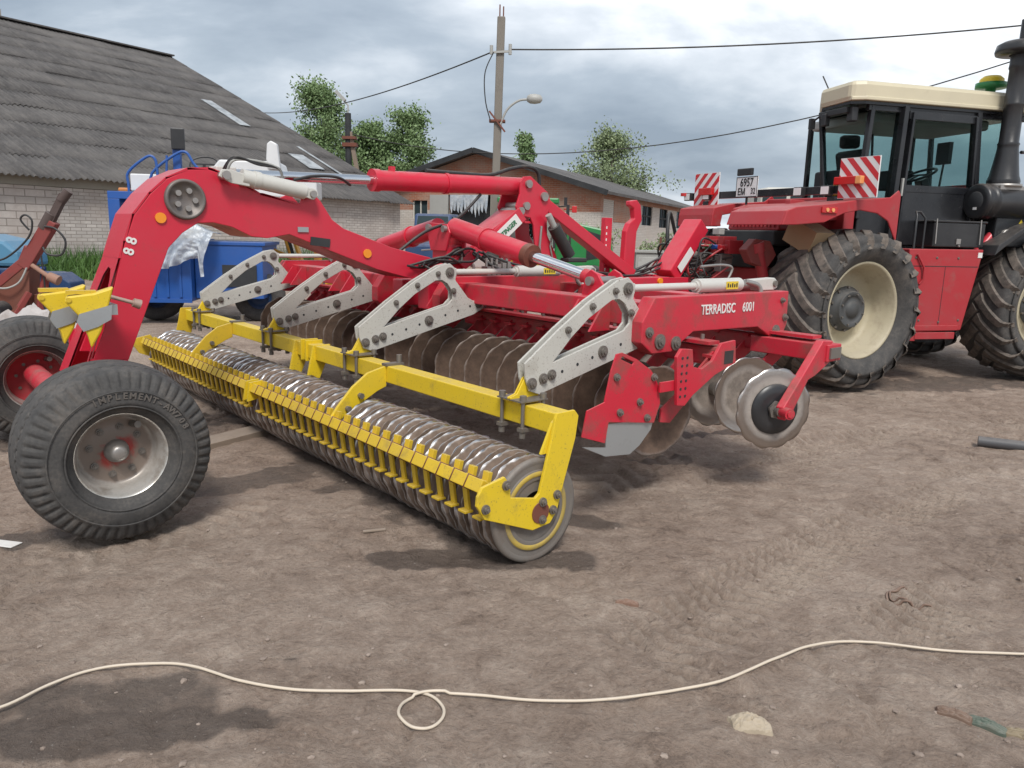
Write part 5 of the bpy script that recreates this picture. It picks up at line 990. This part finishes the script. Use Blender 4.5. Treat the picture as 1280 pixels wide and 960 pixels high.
# plastic sheet draped over its bin
def drape(x0, x1, y0, y1, ztop, seed, nx_=60, nn=56):
    ga, gb = np.meshgrid(np.linspace(0, 1, nx_ + 1), np.linspace(0, 1, nn + 1)); q = np.clip((gb - .4) / .6, 0, 1); p = np.clip(gb / .4, 0, 1)
    crease = np.abs(vnoise(ga * 1.2 + gb * .5, gb * .6, 9, seed)) * .16 + np.abs(vnoise(ga, gb, 17, seed + 1)) * .07
    x = x0 + (x1 - x0) * ga + .05 * vnoise(ga, gb, 3, seed + 2) + .10 * q * (ga - .5) * -1 + .06 * np.sin(gb * 5)
    swell = .30 * np.exp(-((ga - .55) / .33) ** 2)
    y = y1 + (y0 - y1) * p - .10 * np.sin(PI * q * .9) - crease * (.3 + q) - .04
    z = ztop + swell * (1 - q ** 1.5) * (.5 + .5 * p) - q ** 1.2 * (.34 + .20 * np.exp(-((ga - .45) / .3) ** 2) + .30 * (ga > .94)) + crease * .25
    vs = np.stack([x, y, z], -1).reshape(-1, 3).tolist()
    return MB().add(vs, [(j * (nx_ + 1) + i, j * (nx_ + 1) + i + 1, (j + 1) * (nx_ + 1) + i + 1, (j + 1) * (nx_ + 1) + i) for j in range(nn) for i in range(nx_)], True)
ps = drape(.10, 1.32, -.27, .6, 1.44, 3).build('plastic_sheet', plastic, None, loc=(-6.28, 12.7, 0), rot=(0, 0, rad(8))); tag(ps, 'crinkled translucent plastic sheet draped over the blue bin under the boom', 'plastic sheet')
# yellow hooped machine behind the boom
yf = thing('yellow_implement', 'yellow tubular farm implement partly hidden behind the red boom', 'farm implement', (-4.25, 14.2, 0), rad(5))
MB().bar((.35, 0, .5), (0, .1, 1.62), .12, .05).bar((.52, 0, .5), (.12, .1, 1.66), .12, .05).bar((.62, 0, .5), (.62, .2, 1.45), .14, .06).bar((-.25, 0, 1.25), (.6, 0, .9), .07, .07).bar((-.3, 0, .6), (.9, 0, .6), .1, .1).bar((-.3, 0, 0), (-.3, 0, .65), .1, .1).bar((.85, 0, 0), (.85, 0, .65), .1, .1).build('frame', paint('orange_yellow_paint', (.62, .30, .02), .5, mud=.25), yf, .01)
MB().bar((.25, .02, .8), (.02, .12, 1.6), .1, .07).build('dark_strut', darkin, yf)
# rusty red machine at the far left, with pale blue hoods behind
rm_ = thing('rusty_implement', 'rusty red trailed implement with its drawbar raised, at the far left', 'farm implement', (-6.3, 9.5, 0), rad(4))
MB().bar((-.4, 0, .55), (.30, 0, 1.12), .12, .11).bar((.28, 0, 1.05), (.66, 0, 1.62), .13, .15).bar((.05, .2, .9), (.34, .02, 1.3), .08, .06).build('drawbar', rustred, rm_, .01)
MB().bar((.62, 0, 1.58), (.82, 0, 1.93), .09, .08).cyl((.78, 0, 1.86), (.88, 0, 1.98), .06, .055, n=12).cyl((.55, 0, 1.52), (.66, 0, 1.70), .075, n=10).build('drawbar_head', paint('bare_rusty_steel', (.075, .05, .045), .8, mud=.3), rm_)
MB().cyl((.40, -.06, 1.08), (.62, -.08, .93), .028, n=10).cyl((.60, -.08, .95), (.72, -.09, .90), .055, .062, n=14).build('jack_handle', paint('rusty_bare_handle', (.32, .17, .12), .8, mud=.3), rm_)
MB().prism([(-.4, .3), (.30, .3), (.36, 1.05), (.30, 1.08), (-.35, .62)], -.05, .2).build('side_panel', rust, rm_)
MB().box2((-.6, -.4, .20), (.45, -.28, .36)).box2((-.6, -.55, .02), (.15, -.4, .24)).bar((.15, -.3, .3), (.36, -.1, .75), .08, .06).bar((-.2, -.2, .3), (-.15, -.1, .85), .06, .08).bar((-.6, .3, .3), (.5, .3, .3), .1, .1).bar((-.5, .3, 0), (-.5, .3, .3), .1, .1).bar((.4, .3, 0), (.4, .3, .3), .1, .1).bar((-.5, -.35, 0), (-.5, -.35, .25), .1, .1).bar((.35, -.35, 0), (.35, -.35, .25), .1, .1).build('base_frame', rustred, rm_, .006)
hose([(.6, -.08, 1.55), (.74, -.1, 1.52), (.84, -.1, 1.38), (.78, -.1, 1.22), (.62, -.1, 1.22), (.56, -.08, 1.3)], .013, hosem, rm_); hose([(.42, -.08, 1.5), (.34, -.1, 1.62), (.40, -.1, 1.68), (.47, -.1, 1.6), (.4, -.1, 1.4), (.1, -.1, 1.15), (-.2, -.1, 1.13)], .012, hosem, rm_)
hose([(-.2, -.1, .95), (.05, -.15, .80), (.25, -.12, .86), (.36, -.1, 1.05)], .012, greyp, rm_); hose([(.52, -.06, 1.2), (.53, -.06, .8), (.5, -.06, .6), (.55, -.05, .3)], .010, hosem, rm_)
MB().bar((-.5, .12, .62), (.45, .1, .66), .09, .12).build('cross_member', rust, rm_, .005); MB().bar((.38, -.1, .2), (.50, .05, .95), .06, .08).build('strut', rustred, rm_, .005); MB().bar((-.35, -.2, .36), (-.33, -.12, .80), .09, .07).build('post', rust, rm_, .005); MB().cyl((.0, -.3, .52), (.0, .15, .52), .12, n=18).build('roller', darkin, rm_)
MB().bar((.05, -.22, .36), (.28, -.2, .58), .05, .05).build('brace', rust, rm_)
MB().bar((-.22, -.06, .9), (-.15, -.06, 1.18), .09, .08).build('wooden_prop', paint('tan_prop', (.42, .26, .16), .7, mud=.2), rm_)
MB().box2((-.4, -.1, .82), (-.2, .0, .98)).build('yellow_cap', yel, rm_, .02)
bl = thing('blue_machine', 'low blue and pale blue machine standing behind the rusty drawbar', 'farm machine', (-6.95, 10.4, 0), rad(5))
MB().prism([(-.9, 1.0), (.30, 1.0), (.28, 1.2), (.12, 1.34), (-.25, 1.42), (-.9, 1.42)], 0, .8).build('pale_hood', bluel, bl, .05)
MB().box2((-.9, -.02, .5), (.25, .8, .98)).box2((.3, 0, .35), (.62, .6, .92)).prism([(.62, .42), (.92, .42), (.9, .8), (.74, .92), (.62, .92)], .05, .5).box2((.55, -.05, .36), (1.0, .5, .44)).build('body', blued, bl, .02)
MB().bar((.1, -.03, .6), (.6, -.03, 1.0), .08, .03).box2((-.3, -.04, .6), (.05, -.02, .95)).build('panel', blue, bl); simple_wheel(bl, (-.4, .3, .36), .36, .25); simple_wheel(bl, (.6, .35, .34), .34, .22)
# green tractor in front of the garage
gt = thing('green_tractor', 'green tractor parked in front of the brick garage, behind the harrow mast', 'tractor', (.5, 25, 0), rad(-4))
MB().prism([(.75, 1.0), (.75, 2.05), (1.3, 2.02), (2.2, 1.84), (2.45, 1.72), (2.6, 1.1), (2.6, .45), (1.0, .45)], -.38, .38).build('hood', green, gt, .05)
MB().prism([(1.75, 1.78), (2.40, 1.58), (2.44, 1.0), (1.75, .85)], -.39, -.382).build('hood_grille', blk, gt); MB().box2((.8, -.388, 1.90), (1.5, -.382, 1.96)).build('hood_stripe', yel, gt)
s_ = MB(); [s_.box2((1.05 + .14 * k, -.388, 1.2), (1.12 + .14 * k, -.383, 1.8)) for k in range(2)]; s_.build('side_vents', blk, gt)
cb_ = MB(); [cb_.bar(a, b, .07, .07) for a, b in (((-.95, -.75, 1.2), (-.9, -.7, 2.7)), ((.75, -.7, 1.2), (.65, -.68, 2.7)), ((-.95, .75, 1.2), (-.9, .7, 2.7)), ((.75, .7, 1.2), (.65, .68, 2.7)), ((-.1, -.76, 1.0), (-.1, -.7, 2.7)))]; cb_.build('cab_frame', blk, gt)
MB().box2((-1.05, -.82, 2.55), (.85, .82, 2.72)).build('cab_roof', green, gt, .04); MB().box2((-.9, -.72, 1.25), (.7, -.71, 2.68)).box2((.70, -.68, 1.25), (.71, .68, 2.68)).build('cab_glass', cabglass, gt)
MB().box2((-.95, -.8, .95), (.7, .8, 1.22)).box2((-.6, -.35, .6), (2.2, .35, .9)).build('cab_body', green, gt, .03); MB().box2((-.5, -.3, 1.25), (.1, .3, 2.1)).build('seat', darkin, gt, .05)
MB().tube([(.75, -.7, 2.45), (1.15, -1.0, 2.5)], .02).box2((1.08, -1.1, 2.2), (1.18, -.95, 2.52)).box2((1.0, -.72, 2.5), (1.1, -.62, 2.75)).build('mirror', blk, gt); MB().box2((1.25, -.8, 2.3), (1.4, -.7, 2.5)).tube([(1.0, -.7, 2.4), (1.3, -.75, 2.4)], .02).build('turn_lamp', lampred, gt, .03)
simple_wheel(gt, (-.5, -.95, .85), .85, .5, yel); simple_wheel(gt, (-.5, .95, .85), .85, .5, yel); simple_wheel(gt, (2.0, -.62, .36), .36, .3, yel); simple_wheel(gt, (2.0, .62, .36), .36, .3, yel)
# dark off-road car by the barn corner
sv = thing('parked_car', 'dark blue boxy car parked by the barn corner in front of the garage', 'car', (-2.1, 20.5, .16), rad(90))
MB().prism([(-2.0, .45), (-2.0, 1.15), (-.9, 1.28), (2.1, 1.28), (2.15, .45)], -.52, .52).build('body', blued, sv, .05)
MB().prism([(-.95, 1.26), (-.6, 1.90), (2.0, 1.95), (2.1, 1.26)], -.47, .47).build('cabin', blued, sv, .06)
o = MB().add([(-.96, -.42, 1.34), (-.96, .42, 1.34), (-.66, .38, 1.84), (-.66, -.38, 1.84)], [(0, 1, 2, 3)]).build('windscreen', darkglass, sv); m_ = o.modifiers.new('t', 'SOLIDIFY'); m_.thickness = .02; m_.offset = 1
MB().box2((-.4, -.49, 1.34), (1.8, -.472, 1.84)).box2((-.4, .472, 1.34), (1.8, .49, 1.84)).build('side_window', darkglass, sv); MB().box2((-2.05, -.5, .45), (-1.98, .5, .65)).build('bumper', blk, sv)
for v in (-1.3, 1.4):
    for u in (-.5, .5): simple_wheel(sv, (v, u, .34), .34, .2, steel)
# grey cabinet, pale truck far behind
gc = thing('grey_cabinet', 'low grey steel cabinet standing behind the red hook post', 'cabinet', (2.42, 14, 0), rad(5))
MB().box2((-.26, 0, .1), (.30, .45, 1.34)).build('body', greyp, gc, .01); MB().box2((-.30, -.03, 1.34), (.34, .48, 1.38)).build('top', greyp, gc); MB().box2((-.22, -.012, .5), (.22, 0, 1.26)).build('door', paint('grey_paint_light', (.42, .42, .40), .5), gc, .004); MB().tube([(-.32, .1, 0), (-.32, .1, 1.5)], .02).tube([(.2, .1, 1.38), (.2, .1, 1.62)], .02).tube([(.3, .1, 1.38), (.3, .1, 1.6)], .02).build('rod', rust, gc)
tk2 = thing('truck', 'old white truck cab showing above the tractor crossbar, far behind', 'truck', (9.2, 30, 0), rad(0))
MB().prism([(0, 1.2), (0, 2.75), (.08, 3.45), (.3, 3.6), (1.7, 3.62), (1.95, 3.45), (2.05, 2.75), (2.05, 1.2)], 0, 1.9).build('cab', whiteold, tk2, .08)
MB().box2((.10, -.02, 2.75), (1.0, -.001, 3.35)).box2((1.15, -.02, 2.75), (1.9, -.001, 3.35)).build('window', darkglass, tk2); MB().box2((.5, .2, .6), (7.5, 1.7, 1.15)).box2((2.3, -.1, 1.2), (7.5, 2.1, 1.9)).build('truck_bed', blued, tk2, .03)
MB().box2((-.22, -.1, 2.9), (-.12, 0, 3.35)).tube([(-.15, -.05, 2.9), (.05, 0, 2.7)], .02).build('mirror', blk, tk2, .02)
for v in (.9, 5.2, 6.5): simple_wheel(tk2, (v, .1, .52), .52, .3); simple_wheel(tk2, (v, 1.8, .52), .52, .3)

# ------------------------------------------------------------------ trees and grass
def tree(label, x, y, h, cr_r, z0, n, leaf, size, seed, group='trees beyond the yard', stretch=1.0):
    r = np.random.default_rng(seed); t = thing('tree', label, 'tree', (x, y, 0), 0, group)
    mb = MB(); top = Vector((r.uniform(-.3, .3), 0, h * .93)); tr = spline([(0, 0, -.1), (r.uniform(-.2, .2), 0, h * .35), (r.uniform(-.3, .3), 0, h * .65), top], 4); k_ = len(tr)
    mb.tube(tr, .1, 7, rs=[h * .022 * (1 - .85 * i / k_) + .01 for i in range(k_)]); tips = []
    for i in range(26):
        f = r.uniform((z0 / h) * .85, .93); p = tr[min(k_ - 1, int(f * k_))]; a = r.uniform(0, 2 * PI); L = cr_r * (1.0 - .75 * max(0, (f - .45) / .55) ** 1.3) * r.uniform(.6, 1.1)
        e_ = p + Vector((cos(a) * L, sin(a) * L, L * r.uniform(.3, .8))); m_ = (p + e_) / 2 + Vector((0, 0, -.1 * L)); br = spline([p, m_, e_], 4); mb.tube(br, .03, 5, rs=[h * .008 * (1 - .8 * j / len(br)) + .005 for j in range(len(br))])
        tips += br[3:]
        for q in range(3):
            s0 = br[3 + q * 2]; e2 = s0 + Vector(r.normal(0, 1, 3)) * L * .32 + Vector((0, 0, .15 * L)); mb.tube([s0, e2], .008, 4); tips += [e2, (s0 + e2) / 2]
    mb.build('trunk', bark, t)
    T = np.array([tuple(p) for p in tips]); cc_ = T[r.integers(0, len(T), n)] + r.normal(0, 1, (n, 3)) * np.array([.42, .42, .36]) * (cr_r * .36)
    cc_ = cc_[cc_[:, 2] > z0 * .8]
    N_ = len(cc_); a = r.normal(0, 1, (N_, 3)); a /= np.linalg.norm(a, axis=1)[:, None]; b = np.cross(a, r.normal(0, 1, (N_, 3))); b /= np.linalg.norm(b, axis=1)[:, None]; s_ = size * r.uniform(.5, 1.2, (N_, 1))
    v = np.stack([cc_ - a * s_, cc_ + b * s_ * .6, cc_ + a * s_, cc_ - b * s_ * .6], 1).reshape(-1, 3)
    me = bpy.data.meshes.new('crown'); me.from_pydata(v.tolist(), [], np.arange(N_ * 4).reshape(-1, 4).tolist()); me.materials.append(leaf); o = bpy.data.objects.new('crown', me); COL.objects.link(o); o.parent = t
    return t
tree('leafy green tree standing behind the lamp pole at the barn roof', -14.4, 60, 12.4, 2.9, 4.5, 19000, leaf1, .125, 1)
tree('bushy round green tree, left of the pair right of the lamp pole', -11.0, 61, 9.7, 2.5, 3.0, 19000, leaf1, .125, 2)
tree('taller thin-topped green tree, right of the pair right of the lamp pole', -8.2, 60, 10.6, 2.4, 3.5, 17000, leaf1, .125, 3)
tree('small slender green tree top just right of the concrete pole', .1, 60, 9.6, 1.1, 5.0, 6000, leaf1, .125, 4)
tree('pale sparsely leaved tree behind the garage roof', 7.3, 62, 9.9, 2.9, 3.5, 15000, leaf2, .12, 5)
def shrub(label, x, y, r0, h, seed):
    r = np.random.default_rng(seed); t = thing('shrub', label, 'shrub', (x, y, 0), 0); mb = MB(); tips = []
    for i in range(16):
        a = r.uniform(0, 2 * PI); e_ = Vector((cos(a) * r0 * r.uniform(.3, 1), sin(a) * r0 * .6, h * r.uniform(.6, 1))); mb.tube([(0, 0, 0), e_ * .5 + Vector((0, 0, .1)), e_], .012, 4); tips += [e_, e_ * .8, e_ * .6]
    mb.build('stems', bark, t); T = np.array([tuple(p) for p in tips]); n = 1500; c = T[r.integers(0, len(T), n)] + r.normal(0, .12, (n, 3)) * h * .6; c[:, 2] = np.abs(c[:, 2]); a = r.normal(0, 1, (n, 3)); b = np.cross(a, r.normal(0, 1, (n, 3))); a /= np.linalg.norm(a, axis=1)[:, None]; b /= np.linalg.norm(b, axis=1)[:, None]; s_ = .07
    v = np.stack([c - a * s_, c + b * s_ * .5, c + a * s_, c - b * s_ * .5], 1).reshape(-1, 3); me = bpy.data.meshes.new('leaves'); me.from_pydata(v.tolist(), [], np.arange(n * 4).reshape(-1, 4).tolist()); me.materials.append(leaf2); o = bpy.data.objects.new('leaves', me); COL.objects.link(o); o.parent = t
shrub('small green shrub against the garage wall, left of the red square post', 3.6, 34.5, 1.0, 2.0, 8); shrub('small pale shrub against the garage wall, right of the red hook post', 6.6, 36, 1.0, 1.7, 9)
gm = MB(); ax_, ay_ = sin(rad(33.3)), cos(rad(33.3))
for i in range(9000):
    d_ = random.uniform(-26, -1.5) if i % 3 else random.uniform(-22, -14); off = abs(random.gauss(0, .8)) + .05 if d_ < -6 else abs(random.gauss(0, .35)) + .05
    x = BO[0] + ax_ * d_ + ay_ * off; y = BO[1] + ay_ * d_ - ax_ * off; hh = random.uniform(.45, 1.15) * (1.0 - min(.7, off / 3)); a = random.random() * 6.28; w_ = .018; lx, ly = random.gauss(0, .18), random.gauss(0, .18); c_, s_ = cos(a) * w_, sin(a) * w_
    gm.add([(x - c_, y - s_, -.02), (x + c_, y + s_, -.02), (x + c_ * .7 + lx * .4, y + s_ * .7 + ly * .4, hh * .6), (x - c_ * .7 + lx * .4, y - s_ * .7 + ly * .4, hh * .6), (x + lx, y + ly, hh)], [(0, 1, 2, 3), (3, 2, 4)])
tag(gm.build('grass', grassm), 'rank green grass growing along the foot of the white brick barn', 'grass', kind='stuff')

# ------------------------------------------------------------------ things lying on the yard
cpts = [(-2.1, 2.1), (-1.724, 2.294), (-1.604, 2.448), (-1.467, 2.562), (-1.278, 2.598), (-1.136, 2.578), (-0.942, 2.489), (-0.759, 2.448), (-0.564, 2.456), (-0.37, 2.48), (-0.269, 2.465), (-0.213, 2.40), (-0.203, 2.33), (-0.235, 2.275), (-0.30, 2.268), (-0.350, 2.32), (-0.350, 2.40), (-0.315, 2.452), (-0.242, 2.476), (-0.085, 2.473), (0.141, 2.44), (0.366, 2.445), (0.603, 2.504), (0.823, 2.575), (1.05, 2.727), (1.219, 2.848), (1.372, 2.906), (1.537, 2.908), (1.775, 2.864), (2.101, 2.868), (2.265, 2.87), (3.0, 2.86)]
sp_ = spline([(x, y, 0) for x, y in cpts], 8); P = []
for i, p in enumerate(sp_):
    zz_ = max(gz(p.x + a, p.y + b) for a, b in ((0, 0), (.015, 0), (0, .015), (-.015, 0), (0, -.015))) + .006
    P.append([p.x, p.y, zz_])
Z_ = [q[2] for q in P]; Z_ = [max(Z_[max(0, i - 3):i + 4]) for i in range(len(Z_))]; Z_ = [sum(Z_[max(0, i - 5):i + 6]) / len(Z_[max(0, i - 5):i + 6]) for i in range(len(Z_))]
for i in range(len(P)): P[i][2] = Z_[i] + (.009 if 18 * 8 <= i + 8 <= 19.3 * 8 else 0)
tag(MB().tube(P, .0055, 8).build('electric_cable', cablem), 'cream electric cable snaking across the dirt with one small loop', 'cable')
def rumple(name, mat, x, y, sx, sy, h, seed, label, cat, rz=0, n=26, k=3.0):
    r = np.random.default_rng(seed); gx, gy = np.meshgrid(np.linspace(-1, 1, n), np.linspace(-1, 1, n)); 
    z = h * np.clip(1 - (np.abs(gx) ** 2.2 + np.abs(gy) ** 2.2) * .8, 0, 1) * (.65 + 1.1 * np.abs(vnoise(gx, gy, k, seed))) + .25 * h * vnoise(gx, gy, k * 2.6, seed + 1)
    ex = 1 + .25 * vnoise(gx, gy, 1.2, seed + 2); V_ = [(gx[i, j] * sx * ex[i, j], gy[i, j] * sy * ex[i, j], max(z[i, j], -.01) if max(abs(gx[i, j]), abs(gy[i, j])) < .99 else -.012) for i in range(n) for j in range(n)]
    o = MB().add(V_, [(i * n + j, i * n + j + 1, (i + 1) * n + j + 1, (i + 1) * n + j) for i in range(n - 1) for j in range(n - 1)]).build(name, mat, None, loc=(x, y, gz(x, y) + .004), rot=(0, 0, rz)); m_ = o.modifiers.new('t', 'SOLIDIFY'); m_.thickness = .003
    return tag(o, label, cat)
rumple('crumpled_paper', paperm, .83, 2.335, .066, .045, .034, 5, 'crumpled tan paper lying on the dirt in the foreground', 'paper')
rumple('rag', paint('brown_rag', (.16, .10, .07), .9, mud=.4), 1.57, 2.42, .055, .022, .02, 6, 'brown end of a trodden rag on the ground at lower right', 'rag', rad(-35))
rumple('cloth_scrap', paint('green_cloth', (.07, .10, .075), .8, mud=.45), 1.66, 2.375, .06, .026, .018, 9, 'dark green trodden cloth scrap at the lower right edge', 'cloth scrap', rad(-40))
rumple('cloth_scrap', paint('olive_cloth', (.24, .19, .12), .9, mud=.4), 1.76, 2.31, .07, .024, .018, 12, 'olive brown trodden cloth scrap nearest the lower right corner', 'cloth scrap', rad(-38))
rumple('bark_flakes', paint('red_bark', (.20, .115, .08), .9, mud=.3), .54, 3.20, .05, .013, .016, 14, 'small reddish bark flakes on the dirt in front of the roller end', 'bark', rad(-5))
rumple('sack', sackm, -4.72, 7.6, .58, .36, 1.0, 31, 'dirty white crumpled sack standing behind the far transport wheel', 'sack', 0, 34, 2.2)
rumple('pale_sack', paint('white_sheet_scrap', (.55, .53, .52), .7, mud=.3), -6.0, 8.2, .3, .2, .38, 33, 'pale scrap of sheeting at the left edge below the rusty frame', 'sack', 0, 20, 2.0)
rc = spline([(1.90, 3.44, 0), (1.80, 3.39, 0), (1.78, 3.32, 0), (1.84, 3.28, 0), (1.93, 3.25, 0)], 8); tag(MB().tube([(p.x, p.y, gz(p.x, p.y) + .006) for p in rc], .006, 6).tube([(p.x + .02, p.y + .012, gz(p.x + .02, p.y + .012) + .007) for p in rc[:26]], .005, 6).build('rope', paint('brown_rope', (.17, .105, .075), .9, mud=.3)), 'short curled piece of brown rope on the dirt at right', 'rope')
def stick(name, mat, a, b, w_, h_, label, cat):
    za, zb = gz(*a), gz(*b); tag(MB().bar((a[0], a[1], za + h_ * .4), (b[0], b[1], zb + h_ * .4), w_, h_).build(name, mat, None, .004), label, cat)
stick('plank', wood, (-2.50, 5.15), (-1.85, 6.25), .20, .05, 'weathered wooden plank on the dirt behind the near tyre', 'plank'); stick('stick', wood, (-.78, 3.90), (-.66, 3.93), .022, .012, 'short grey wooden chip on the dirt left of the roller end', 'wood chip')
stick('paper_scrap', letwhite, (-2.66, 3.72), (-2.50, 3.68), .07, .006, 'small white paper scrap at the left edge beside the big tyre', 'paper')
tag(MB().cyl((3.86, 6.17, gz(3.9, 6.1) + .045), (4.9, 5.62, gz(4.5, 5.8) + .045), .045, n=14).build('pipe', paint('grey_plastic_pipe', (.07, .07, .075), .5, mud=.2)), 'dark grey plastic pipe lying on the ground at the right edge', 'pipe')
